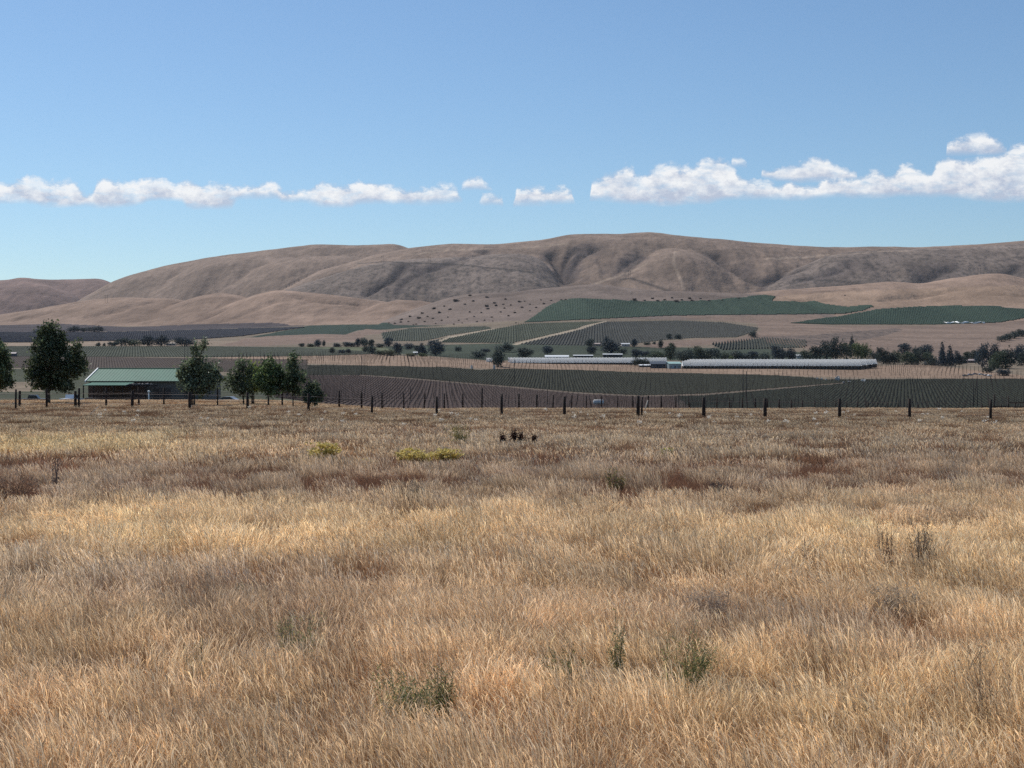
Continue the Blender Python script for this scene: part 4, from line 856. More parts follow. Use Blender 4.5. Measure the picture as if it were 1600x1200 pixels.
# ------------------------------------------------------------------ distant trees: a few forms, copied and coloured one by one
def tint_leaf(name):
    m = leaf_mat(name, transl=.18, gloss=.04); t = m.node_tree; a = [n for n in t.nodes if n.type == 'ATTRIBUTE'][0]; oi = t.nodes.new('ShaderNodeObjectInfo'); mm = t.nodes.new('ShaderNodeMix'); mm.data_type = 'RGBA'; mm.blend_type = 'MULTIPLY'; mm.inputs[0].default_value = 1
    t.links.new(a.outputs['Color'], mm.inputs[6]); t.links.new(oi.outputs['Color'], mm.inputs[7])
    for l in list(t.links):
        if l.from_node == a and l.to_node != mm: s_ = l.to_socket; t.links.remove(l); t.links.new(mm.outputs[2], s_)
    return m
far_leaf = tint_leaf('distant_leaves')
def far_form(kind, seed):
    rng = np.random.default_rng(seed); rr = random.Random(seed)     # unit form: 1 high, 1 wide
    if kind == 'conifer': L3 = [(0, 0, .12 + .8 * k / 7, .46 * (1 - k / 7.6), .46 * (1 - k / 7.6), .10) for k in range(8)]
    elif kind == 'clump': L3 = [(rr.uniform(-.36, .36), rr.uniform(-.25, .25), rr.uniform(.35, .72), rr.uniform(.14, .24), .2, rr.uniform(.16, .26)) for k in range(10)] + [(0, 0, .30, .50, .4, .32), (-.2, 0, .42, .3, .3, .3), (.2, 0, .42, .3, .3, .3)]
    elif kind == 'bush': L3 = [(rr.uniform(-.3, .3), rr.uniform(-.2, .2), rr.uniform(.3, .62), .24, .22, rr.uniform(.22, .34)) for k in range(6)] + [(0, 0, .25, .5, .42, .32)]
    else: L3 = [(rr.uniform(-.24, .24), rr.uniform(-.2, .2), rr.uniform(.35, .8), rr.uniform(.14, .24), .2, rr.uniform(.13, .2)) for k in range(8)] + [(0, 0, .48, .44, .4, .42), (0, 0, .25, .36, .32, .24)]
    v, q, c = leaves(L3, 2600, .040, rng, (1, 1, 1), .40, 10, shell=.55); v[:, 2] = np.maximum(v[:, 2], .0)
    # trunk joined in: too small in the photo to be seen apart
    tb = MB(); tb.tube([(0, 0, -.12), (0, 0, .5)], [.035, .02], 6); tv = np.array(tb.v); fq = np.array([f for f in tb.f if len(f) == 4])
    q = np.concatenate([q, fq + len(v)]); v = np.concatenate([v, tv]); c = np.concatenate([c, np.full((len(tv), 3), .8)])
    me = np_mesh(kind, v, q, far_leaf, {'Col': c}); return me
FORMS = {k: [far_form(k, 60 + i * 7 + len(k)) for i in range(n)] for k, n in (('round', 4), ('clump', 3), ('conifer', 2), ('bush', 2))}
ORD = ['leftmost', 'second', 'third', 'fourth', 'fifth', 'sixth', 'seventh', 'eighth', 'ninth', 'tenth', 'eleventh', 'twelfth', 'thirteenth', 'fourteenth', 'fifteenth', 'sixteenth', 'seventeenth', 'eighteenth', 'nineteenth', 'twentieth', 'twenty-first', 'twenty-second', 'twenty-third', 'twenty-fourth', 'twenty-fifth']
HUE = {'n': ((.028, .042, .052), 'dark navy green'), 'd': ((.030, .042, .034), 'dark green'), 'g': ((.055, .072, .040), 'mid green'), 'o': ((.095, .10, .055), 'olive green'), 'y': ((.10, .125, .042), 'yellow green'), 'b': ((.048, .065, .056), 'dull blue green')}
SHAPE = {'round': 'round', 'clump': 'broad', 'conifer': 'pointed', 'bush': 'low'}
def belt(phrase, group, ymin, items):
    items = sorted(items, key=lambda t: (t[0] + t[1]) / 2)
    for k, (x0, x1, top, bot, kd, hu) in enumerate(items):
        px = (x0 + x1) / 2; x, y = cast(px, bot, ymin); s = y / F; rr = random.Random(int(px * 10 + top))
        me = rr.choice(FORMS[kd]); c, hn = HUE[hu]; o = bpy.data.objects.new({'conifer': 'conifer_tree', 'bush': 'bush'}.get(kd, 'valley_tree'), me); link(o)
        o.location = (x, y, gz(x, y)); wd = (x1 - x0) * s * (1.22 if kd != 'conifer' else 1.3); o.scale = (wd, wd, (bot - top) * s * 1.10); o.rotation_euler = (0, 0, rr.random() * 6.28)
        j = rr.uniform(1.0, 1.45); o.color = (c[0] * j, c[1] * j, c[2] * j, 1)
        nth = ORD[k] if k < len(ORD) else 'last'; who = f'{hn} {SHAPE[kd]} ' + ('bush' if kd == 'bush' else 'tree')
        lab = f'{who}, {nth} from the left {phrase}' if k else f'{who}, leftmost {phrase}'
        if len(items) == 1: lab = f'{who} {phrase}'.replace('tree tree', 'tree')
        tag(o, lab, 'bush' if kd == 'bush' else 'tree', group)
belt('beside the navy orchard band', 'trees by the dark orchard band', 1500, [(50, 68, 513, 520, 'bush', 'n'), (104, 127, 509, 519, 'clump', 'n'), (127, 134, 512, 519, 'round', 'd'), (134, 160, 509, 519, 'clump', 'n')])
belt('by the pale left track', 'trees along the pale left track', 1300, [(149, 157, 534, 541, 'bush', 'd'), (160, 165, 535, 541, 'bush', 'd'), (167, 181, 533, 541, 'bush', 'b'), (180, 199, 527, 541, 'clump', 'b'), (198, 223, 530, 541, 'clump', 'g'), (220, 242, 524, 541, 'round', 'n'), (240, 264, 523, 541, 'clump', 'n'), (272, 305, 527, 541, 'clump', 'n')])
belt('in the upper mid row', 'trees below the pale knoll', 1300, [(466, 477, 536, 542, 'round', 'd'), (479, 493, 536, 542, 'bush', 'g'), (490, 503, 531, 542, 'round', 'n'), (503, 509, 532, 541, 'round', 'd'), (520, 534, 535, 542, 'bush', 'n'), (535, 548, 534, 542, 'round', 'n'), (546, 559, 534, 542, 'bush', 'n'), (555, 563, 528, 542, 'round', 'n'), (561, 577, 527, 542, 'clump', 'b'), (574, 586, 530, 542, 'round', 'b'), (585, 600, 536, 543, 'bush', 'd'), (600, 614, 527, 542, 'round', 'n'), (630, 645, 535, 546, 'bush', 'n'), (646, 656, 538, 547, 'bush', 'b')])
belt('in the lower mid row', 'trees of the lower mid valley row', 1150, [(514, 524, 543, 552, 'round', 'd'), (528, 540, 545, 552, 'bush', 'n'), (540, 549, 544, 552, 'bush', 'n'), (566, 577, 541, 550, 'round', 'd'), (574, 588, 540, 553, 'round', 'b'), (585, 602, 546, 555, 'bush', 'g'), (600, 620, 545, 556, 'bush', 'o'), (614, 629, 535, 555, 'round', 'n'), (633, 648, 551, 557, 'bush', 'o'), (651, 667, 536, 553, 'conifer', 'n'), (655, 668, 551, 557, 'bush', 'y'), (668, 694, 531, 556, 'round', 'n'), (711, 722, 540, 549, 'bush', 'b'), (735, 757, 546, 560, 'bush', 'b'), (750, 766, 544, 550, 'bush', 'n'), (775, 800, 535, 550, 'clump', 'b'), (806, 834, 543, 559, 'round', 'd'), (847, 864, 540, 553, 'round', 'n')])
belt('tree, lone beside the greenhouses', 'the lone tree', 1000, [(767, 790, 547, 573, 'round', 'd')])
belt('around the upper farmhouses', 'trees around the upper farmhouses', 1300, [(915, 929, 529, 542, 'round', 'b'), (916, 932, 541, 553, 'round', 'n'), (943, 951, 526, 540, 'round', 'n'), (939, 969, 530, 554, 'clump', 'n'), (968, 981, 543, 553, 'bush', 'b'), (985, 997, 530, 542, 'round', 'n'), (985, 1003, 545, 558, 'round', 'n'), (1001, 1017, 547, 557, 'bush', 'n'), (1028, 1037, 531, 544, 'round', 'd')])
belt('behind the greenhouse gap', 'trees between the greenhouse blocks', 1290, [(1015, 1040, 548, 562, 'clump', 'g'), (1038, 1057, 537, 563, 'round', 'g'), (1055, 1082, 545, 564, 'clump', 'b'), (1078, 1101, 542, 563, 'round', 'g'), (1098, 1123, 542, 563, 'clump', 'b'), (1120, 1142, 549, 562, 'bush', 'g'), (1141, 1165, 548, 563, 'clump', 'b'), (1138, 1152, 555, 563, 'bush', 'y'), (1168, 1186, 548, 563, 'round', 'n'), (1184, 1203, 549, 563, 'bush', 'b'), (1088, 1112, 547, 563, 'clump', 'g'), (1060, 1080, 552, 564, 'bush', 'g'), (1152, 1174, 552, 563, 'clump', 'b'), (1022, 1034, 552, 562, 'bush', 'd'), (1204, 1229, 541, 563, 'round', 'n'), (1226, 1246, 545, 563, 'round', 'n')])
belt('against the dark shed', 'shrubs by the left greenhouse', 1100, [(986, 1013, 558, 572, 'bush', 'd')])
belt('on the upper orchard edge', 'bushes on the upper orchard edge', 1500, [(1040, 1051, 521, 530, 'round', 'b'), (1054, 1066, 521, 530, 'bush', 'd'), (1171, 1184, 516, 527, 'bush', 'b'), (1006, 1017, 534, 539, 'bush', 'd'), (1019, 1025, 533, 538, 'bush', 'd')])
belt('in the tall grove', 'trees of the tall grove', 1290, [(1250, 1268, 546, 563, 'clump', 'g'), (1264, 1287, 540, 563, 'round', 'd'), (1280, 1302, 532, 563, 'clump', 'd'), (1294, 1316, 529, 563, 'round', 'd'), (1312, 1334, 533, 563, 'clump', 'g'), (1326, 1336, 525, 545, 'conifer', 'd'), (1330, 1350, 533, 563, 'clump', 'y'), (1344, 1362, 536, 563, 'clump', 'y'), (1358, 1374, 547, 565, 'bush', 'd')])
belt('in the hedge right of the greenhouses', 'trees of the hedge right of the greenhouses', 1250, [(1369, 1391, 544, 569, 'round', 'd'), (1388, 1408, 547, 569, 'clump', 'g'), (1402, 1424, 536, 552, 'round', 'n'), (1406, 1426, 547, 570, 'clump', 'g'), (1422, 1444, 546, 570, 'clump', 'd'), (1436, 1458, 538, 556, 'round', 'n'), (1440, 1460, 548, 570, 'clump', 'g'), (1446, 1466, 556, 571, 'bush', 'd'), (1380, 1400, 550, 569, 'clump', 'd'), (1414, 1436, 552, 570, 'clump', 'g'), (1424, 1440, 540, 556, 'bush', 'b')])
belt('in the right farmyard', 'farmyard trees at right', 1150, [(1546, 1572, 548, 576, 'clump', 'g'), (1494, 1510, 553, 570, 'clump', 'd'), (1590, 1612, 548, 572, 'clump', 'd'), (1465, 1479, 534, 572, 'conifer', 'n'), (1476, 1492, 540, 572, 'conifer', 'n'), (1488, 1502, 549, 570, 'round', 'n'), (1503, 1520, 550, 562, 'round', 'g'), (1514, 1532, 548, 564, 'round', 'd'), (1524, 1546, 536, 575, 'clump', 'n'), (1544, 1564, 539, 575, 'round', 'n'), (1545, 1556, 560, 578, 'bush', 'g'), (1556, 1586, 543, 576, 'clump', 'd'), (1580, 1606, 538, 569, 'clump', 'n'), (1534, 1550, 572, 582, 'bush', 'd'), (1556, 1576, 575, 587, 'bush', 'n'), (1604, 1630, 542, 570, 'round', 'n')])
belt('of the slanting hedge', 'slanting hedge at the right edge', 1500, [(1558, 1572, 523, 534, 'clump', 'b'), (1568, 1582, 520, 532, 'clump', 'd'), (1578, 1592, 517, 529, 'clump', 'b'), (1588, 1604, 514, 526, 'clump', 'd'), (1600, 1618, 512, 524, 'clump', 'b')])

# shrubs dotted on the bank of the hill
spots = [(608,504,4),(617,505,6),(626,503,5),(627,499,8),(638,502,4),(641,494,5),(646,507,4),(650,506,4),(654,497,7),(660,489,7),(664,502,4),(668,494,6),(676,497,5),(678,482,8),(681,505,4),(687,488,7),(690,500,4),(703,483,7),(709,506,4),(713,470,9),(717,500,4),(722,504,3),(726,475,6),(734,487,5),(735,461.5,6),(741,494,5),(739,470,6),(745,502,4),(752,488,5),(761,464,6),(761,478,7),(762,482,6),(768,495,4),(770,501,4),(773,473,6),(775,477,6),(782,487,5),(788,481,5),(790,467,5),(795,493,6),(798,476,4),(786,475,4),(806,504,4),(812,471,6),(820,470,4),(828,475,4),(815,480,5),(828,485,5),(838,480,5),(850,474,5),(845,468,4),(861,469,4),(877,468,4),(884,467,4),(992,468,8),(1007,469,6),(1019,466,6),(1028,470,7),(1039,468,6),(1050,465,6),(1056,471,8),(1065,468,6),(1078,466,7),(1082,470,6),(1108,470,7),(1128,469,5),(1154,466,7),(992,470,5),(1095,466,4),(1320,461,4),(804,488,5),(757,500,4),(730,498,4),(700,495,4),(694,478,4)]
shr = FORMS['bush']
for k, (px, row, wd) in enumerate(spots):
    x, y = cast(px, row + 1, 2500); s = y / F; o = bpy.data.objects.new('hillside_shrub', shr[k % 2]); link(o); o.location = (x, y, gz(x, y) - .5); q_ = .72 + .35 * ((k * 37) % 11) / 11; o.scale = (wd * s * q_ * 1.15, wd * s * q_, wd * .50 * s * q_ + .8); o.rotation_euler = (0, 0, k * 1.3); o.color = (.030, .026, .028, 1)
    tag(o, 'small dark purple shrub dotting the tan hillside above the orchards', 'shrub', 'shrubs dotting the hillside')

# ------------------------------------------------------------------ orchard and vineyard rows
def rows_in(name, poly, sp, heading, h, wdt, col, label, step=9, jit=.15, cj=.10, density=1):
    P = POLY[poly]; ca, sa = math.cos(heading), math.sin(heading)      # heading: turn of the rows away from +Y
    R = np.stack([P[:, 0]*ca - P[:, 1]*sa, P[:, 0]*sa + P[:, 1]*ca], 1); rng = np.random.default_rng(len(name) + int(sp*10))
    a = np.arange(R[:, 0].min(), R[:, 0].max(), sp); b = np.arange(R[:, 1].min(), R[:, 1].max(), step)
    A, B = np.meshgrid(a, b); A = A.ravel(); B = B.ravel(); X = A*ca + B*sa; Y = -A*sa + B*ca; ok = inside(P, X, Y) & (rng.random(len(X)) < density)
    for tr in ('track', 'tan_track_a', 'tan_track_b'): ok &= ~inside(POLY[tr], X, Y)
    A, B, X, Y = A[ok], B[ok], X[ok], Y[ok]
    n = len(X); Z = height(X, Y); hh = h * rng.uniform(1 - jit, 1 + jit, n); ww = wdt * rng.uniform(.75, 1.25, n); L2 = step * .52
    dx, dy = sa, ca; sx, sy = ca, -sa
    z2 = height(X + dx*step/2, Y + dy*step/2); z1 = height(X - dx*step/2, Y - dy*step/2)
    V = np.empty((n, 10, 3))
    for e, (t, zz) in enumerate(((-L2, z1), (L2, z2))):
        prof = ((-.5, 0), (-.6, .6), (0, 1), (.6, .6), (.5, 0))
        for k, (u, v) in enumerate(prof):
            V[:, e*5+k, 0] = X + dx*t + sx*u*ww; V[:, e*5+k, 1] = Y + dy*t + sy*u*ww; V[:, e*5+k, 2] = zz + v*hh
    base = (np.arange(n)*10)[:, None]; q = np.array([(0,1,6,5),(1,2,7,6),(2,3,8,7),(3,4,9,8),(0,3,3,0)])[:4]
    Q = (base[:, :, None] + q[None]).reshape(-1, 4)
    caps = (base[:, :, None] + np.array([(0,1,2,3),(5,6,7,8)])[None]).reshape(-1, 4); Q = np.concatenate([Q, caps])
    patch = 1 + cj * 1.2 * (fbm(X / 70, Y / 90, 3, 33) - .5); C = np.repeat(np.array(col)[None] * (rng.uniform(1 - cj, 1 + cj, n) * patch)[:, None], 10, 0)
    me = np_mesh(name, V.reshape(-1, 3), Q, leafy, {'Col': C}); return tag(link(bpy.data.objects.new(name, me)), label, 'orchard' if 'orchard' in name else 'vineyard', None, 'stuff')
leafy = leaf_mat('row_foliage', transl=.15, gloss=.03)
rows_in('orchard', 'orch_a', 4.0, -.07, 1.0, 1.8, (.062, .072, .058), 'orchard rows at left, above the mid valley trees')
rows_in('orchard', 'orch_b', 4.0, 0, 1.0, 1.8, (.064, .076, .054), 'orchard rows between the two pale slanting tracks')
rows_in('orchard', 'orch_c', 4.2, .06, 1.0, 1.9, (.055, .058, .054), 'dark orchard rows right of the second pale track')
rows_in('orchard', 'orch_d', 4.0, .16, 2.2, 1.3, (.05, .058, .052), 'small orchard patch below the pink bank')
rows_in('orchard', 'green_a', 3.6, .05, 1.3, 3.9, (.034, .060, .042), 'upper dark green orchard on the hillside', step=12, jit=.08, cj=.10)
rows_in('orchard', 'green_b', 3.6, .25, 1.3, 3.9, (.034, .060, .042), 'lower dark green orchard on the hillside at right', step=12, jit=.08, cj=.10)
rows_in('orchard', 'navy', 4, -.25, 1.2, 4.0, (.007, .011, .024), 'dark navy orchard band at the foot of the left hills', step=14)
rows_in('vineyard', 'brown_mid', 1.9, -.05, .22, 1.0, (.062, .043, .038), 'brown vineyard rows just beyond the field, centre', step=7)
rows_in('vineyard', 'dark_mid', 2.0, .03, .20, 1.6, (.031, .032, .021), 'dark green vineyard below the greenhouses', step=7)
rows_in('vineyard', 'dark_right', 2.0, .27, .20, 1.6, (.031, .033, .022), 'dark green vineyard beyond the field at right', step=7)
rows_in('vineyard', 'brown_l', 2.2, -.28, .2, 1.4, (.066, .050, .043), 'brown vineyard block behind the barn', step=9)
rows_in('vineyard', 'green_l', 2.8, -.26, .4, 1.9, (.054, .062, .046), 'grey green vineyard block beyond the barn', step=9)
# tall trellis poles standing in the vineyards
def trellis(poly, sx, sy, heading, h, r, label, ymin_, frac=1):
    P = POLY[poly]; ca, sa = math.cos(heading), math.sin(heading); rng = np.random.default_rng(5)
    R = np.stack([P[:, 0]*ca - P[:, 1]*sa, P[:, 0]*sa + P[:, 1]*ca], 1); A, B = np.meshgrid(np.arange(R[:, 0].min(), R[:, 0].max(), sx), np.arange(R[:, 1].min(), R[:, 1].max(), sy)); A = A.ravel(); B = B.ravel()
    X = A*ca + B*sa; Y = -A*sa + B*ca; ok = inside(P, X, Y) & (rng.random(len(X)) < frac); X, Y = X[ok], Y[ok]; Z = height(X, Y); n = len(X); hh = h * rng.uniform(.85, 1.15, n); V = np.empty((n, 8, 3))
    for e in range(2):
        for k, (u, v) in enumerate(((-1,-1),(1,-1),(1,1),(-1,1))): V[:, e*4+k] = np.stack([X + u*r, Y + v*r, Z - .3 + e*(hh + .3)], 1)
    q = np.array([(0,1,5,4),(1,2,6,5),(2,3,7,6),(3,0,4,7),(4,5,6,7)]); Q = ((np.arange(n)*8)[:, None, None] + q[None]).reshape(-1, 4)
    tag(link(bpy.data.objects.new('trellis', np_mesh('trellis', V.reshape(-1, 3), Q, wood))), label, 'trellis', None, 'stuff')
trellis('tan_mid', 3.4, 34, .02, 4.2, .11, 'tall thin trellis poles across the pale strip below the greenhouses', 500, .8)
trellis('dark_mid', 3.2, 40, .02, 3.8, .09, 'thin trellis poles in the dark vineyard below the greenhouses', 500, .7)
trellis('dark_right', 3.2, 40, .24, 3.8, .09, 'thin trellis poles in the dark vineyard at right', 500, .7)
trellis('brown_mid', 3.0, 30, -.05, 3.0, .08, 'thin trellis poles in the brown vineyard', 500, .8)

trellis('orch_a', 4.6, 60, -.07, 4.5, .13, 'tall posts among the left orchard rows', 500, .8)
trellis('orch_b', 4.6, 60, 0, 4.5, .13, 'tall posts among the orchard rows between the slanting tracks', 500, .8)
trellis('orch_c', 4.6, 60, .06, 4.5, .13, 'tall posts among the dark orchard rows right of the track', 500, .8)
# ------------------------------------------------------------------ poles and pylons
polem = principled('pole_wood', (.05, .042, .04), .9)
def pole(px, top, foot, label, r=.16, y=None):
    x, y = cast(px, foot, 450) if y is None else (at(px, y), y); z = gz(x, y); h = zrow(top, y) - z
    m = MB(); m.tube([(0, 0, -.5), (.04, 0, h * .5), (0, 0, h)], [r, r * .9, r * .75], 7); o = m.build('utility_pole', polem, None, True, (x, y, z)); tag(o, label, 'pole')
pole(565, 552.5, 586, 'left one of the pair of thin poles rising over the brown vineyard', .18); pole(570, 552, 587, 'right one of the pair of thin poles rising over the brown vineyard', .18)
pole(641.5, 603, 627, 'thin pole behind the farther fence in the brown vineyard', .14); pole(804, 560, 600, 'thin pole in front of the left end of the left greenhouse', .2)
pole(855, 608, 632, 'thin short pole in the brown vineyard just left of the field centre', .13); pole(1161, 578, 621, 'left one of the pair of tall poles below the right greenhouse', .24); pole(1166.5, 580, 621, 'right one of the pair of tall poles below the right greenhouse', .24)
pole(1521, 593, 636, 'left one of the pair of tall poles in the right vineyard', .2); pole(1527, 595, 636, 'right one of the pair of tall poles in the right vineyard', .2); pole(1516, 616, 637, 'short pole just left of the tall pair in the right vineyard', .12)
pole(288.5, 540, 571, 'left one of the pair of poles above the young tree by the barn', .2); pole(293.5, 541, 571, 'right one of the pair of poles above the young tree by the barn', .2)
pole(372, 546, 560, 'thin pole in the grey green field above the young trees', .16); pole(1487, 620, 637, 'short pole in the right vineyard between two far fence posts', .1); pole(1306, 571, 590, 'thin pole in the tan strip below the right greenhouse', .15)
pole(1506, 573, 585, 'thin pole by the pale track near the farmyard at right', .18); pole(1590.5, 578, 588, 'thin pole at the lawn of the farmyard at right', .18); pole(545, 511, 516, 'thin pole in the green field below the tan foothill', .3)
PYO = [4, 5, 6, 7, 8, 9, 10, 12, 2, 1, 3, 11, 13, 0]; pm = principled('pylon_wood', (.07, .06, .06), .9); first = None
for k, (px, top, foot) in enumerate([(598, 400, 411), (671, 401, 411), (725, 400, 413), (789, 411, 422), (983.5, 422, 436), (1075, 449, 461), (1180, 434, 446), (1388, 424, 439), (166, 460, 473), (65, 458, 470), (334, 441, 453), (1326, 412, 424), (1530, 418, 430), (4, 470, 482)]):
    x, y = cast(px, foot, 3600); z = gz(x, y); h = zrow(top, y) - z; lab = f'H-frame wooden power pylon, {ORD[PYO[k]]} from the left along the hillside line'.replace('leftmost from the left', 'leftmost')
    r = empty('power_pylon', (x, y, z), .1, lab, 'pylon', 'pylons crossing the hillside'); h = max(h, 18)
    if first is None:
        first = []
        for s in (-1, 1): m = MB(); m.tube([(s * 3.2, 0, -3), (s * 3.2, 0, 1)], .30, 6); first.append(m.build('pole', pm, r))
        m = MB(); m.box(-6, -.25, .85, 6, .25, .875); first.append(m.build('crossarm', pm, r))
    else:
        for c in first: q = c.copy(); COL.objects.link(q); q.parent = r
    r.scale = (1, 1, 1)
    for c in r.children: c.scale = (1, 1, h) ; c.location.z = 0
# the pole meshes are one unit high and scaled to each pylon
for c in first[:2]:
    for v in c.data.vertices:
        if v.co.z < 0: v.co.z = -.1

# ------------------------------------------------------------------ farmyard clutter at the right, rocks, tarps
def boulder(px, row, w, h, label, ymin=450, mat=None, name='boulder', y=None, seed=1):
    x, y = cast(px, row, ymin) if y is None else (at(px, y), y); s = y / F; m = MB(); m.lump((0, 0, h*s*.35), (w*s/2, w*s/2*.8, h*s*.65), seed, 12, 8, .4); o = m.build(name, mat or rock_m, None, False, (x, y, gz(x, y))); tag(o, label, 'rock'); return o
boulder(1309, 594, 7, 6, 'largest white boulder among the stones above the right vineyard', seed=2); boulder(1277, 592.5, 3, 2.4, 'small white stone, left of the largest boulder above the vineyard', seed=3)
boulder(1284, 593, 4, 2.2, 'flat white stone next to the large boulder above the vineyard, second from left', seed=4); boulder(1290.5, 594, 3, 2, 'white stone just left of the large boulder above the vineyard', seed=5)
boulder(1318, 598.5, 3.4, 2.4, 'small pale stone below and right of the large boulder', seed=6); boulder(1327, 597, 5, 2, 'long flat pale stone right of the large boulder', seed=7); boulder(1349, 596, 8, 3.5, 'pale stone heap at the right end of the stones above the vineyard', seed=8)
boulder(737, 576, 4, 5, 'pale stone at the corner of the dark vineyard, left of the lone tree', seed=9); boulder(772, 577, 4, 6, 'pale stone just below the lone round tree', seed=10)
boulder(297, 650, 6, 5.5, 'white rock at the foot of the fence post by the young tree', y=109, seed=11); boulder(594, 632, 4, 4, 'small white stone beyond the fence, right of the seventh post', y=124, seed=12)
boulder(848, 637, 5, 3, 'small white stone by the farther fence left of the middle', y=126, seed=13)
junkm = {'a': principled('faded_blue_paint', (.16, .18, .24), .5), 'b': principled('grey_paint', (.33, .33, .35), .5), 'c': principled('pale_paint', (.55, .56, .58), .5), 'd': principled('dark_paint', (.05, .045, .05), .5)}
for k, (px, row, pc, rz_2, lab) in enumerate([(1508, 588, (.05,.05,.06), .2, 'dark car at the left end of the parked row by the right farmyard'), (1516, 586.5, (.20,.22,.28), .1, 'blue grey car second in the row by the right farmyard'), (1524, 585.5, (.16,.14,.17), -.1, 'dull purple car third in the row by the right farmyard'),
        (1533, 586, (.40,.41,.43), .15, 'light grey car in the middle of the row by the right farmyard'), (1541, 587.5, (.22,.21,.22), .3, 'dark grey car behind the white one in the farmyard row'), (1546, 588, (.70,.70,.70), .5, 'white car at the right end of the parked row by the farmyard')]):
    x, y = cast(px, row, 600); make_car('parked_car', x, y, rz_2, pc, lab)
x, y = cast(1445.5, 570, 900); m = MB(); m.tube([(0,0,0),(0,0,1.6),(0,0,3.2),(0,0,4.4)], [1.5, 1.5, 1.0, .1], 12); tag(m.build('white_silo', whitep, None, True, (x, y, gz(x, y))), 'small white cone topped silo at the edge of the hedge right of the greenhouses', 'silo')
x, y = cast(1458, 570.5, 900); m = MB(); m.tube([(-1.4,0,1.2),(-1.1,0,1.2),(1.1,0,1.2),(1.4,0,1.2)], [.3, 1.1, 1.1, .3], 12); tag(m.build('white_tank', whitep, None, True, (x, y, gz(x, y))), 'small white tank on the ground left of the tall conifers', 'tank')
# row cover laid along the lower edge of the orchard
m = MB(); pts = []
for px in np.linspace(1474, 1536, 14): x, y = cast(px, 504.6 + .8 * math.sin(px), 2300); pts.append((x, y - 6, gz(x, y - 6) + 1.2))
m.tube(pts, [2.0 + .8 * math.sin(k * 2.1) for k in range(14)], 7); tag(m.build('white_row_cover', plastic, None, True), 'long white cover strip along the lower edge of the right hillside orchard', 'row cover')
# leaning pale stake and fallen stick
x, y = at(1010.5, 118), 118; z = gz(x, y); m = MB(); m.tube([(x - .18, y, z - .1), (x + .10, y, zrow(625, y))], [.06, .045], 6); tag(m.build('leaning_stake', principled('pale_wood', (.52, .46, .38), .8), None, True), 'pale stake leaning against a far fence post near the middle', 'stake')
x, y = at(147, 90), 90; z = gz(x, y); m = MB(); m.tube([(x - .25, y, z + .35), (x + .27, y, z + .85)], [.025, .018], 6); tag(m.build('fallen_stick', principled('pale_stick', (.60, .55, .48), .8), None, True), 'pale bent stick poking from the grass at left, below the barn', 'stick')

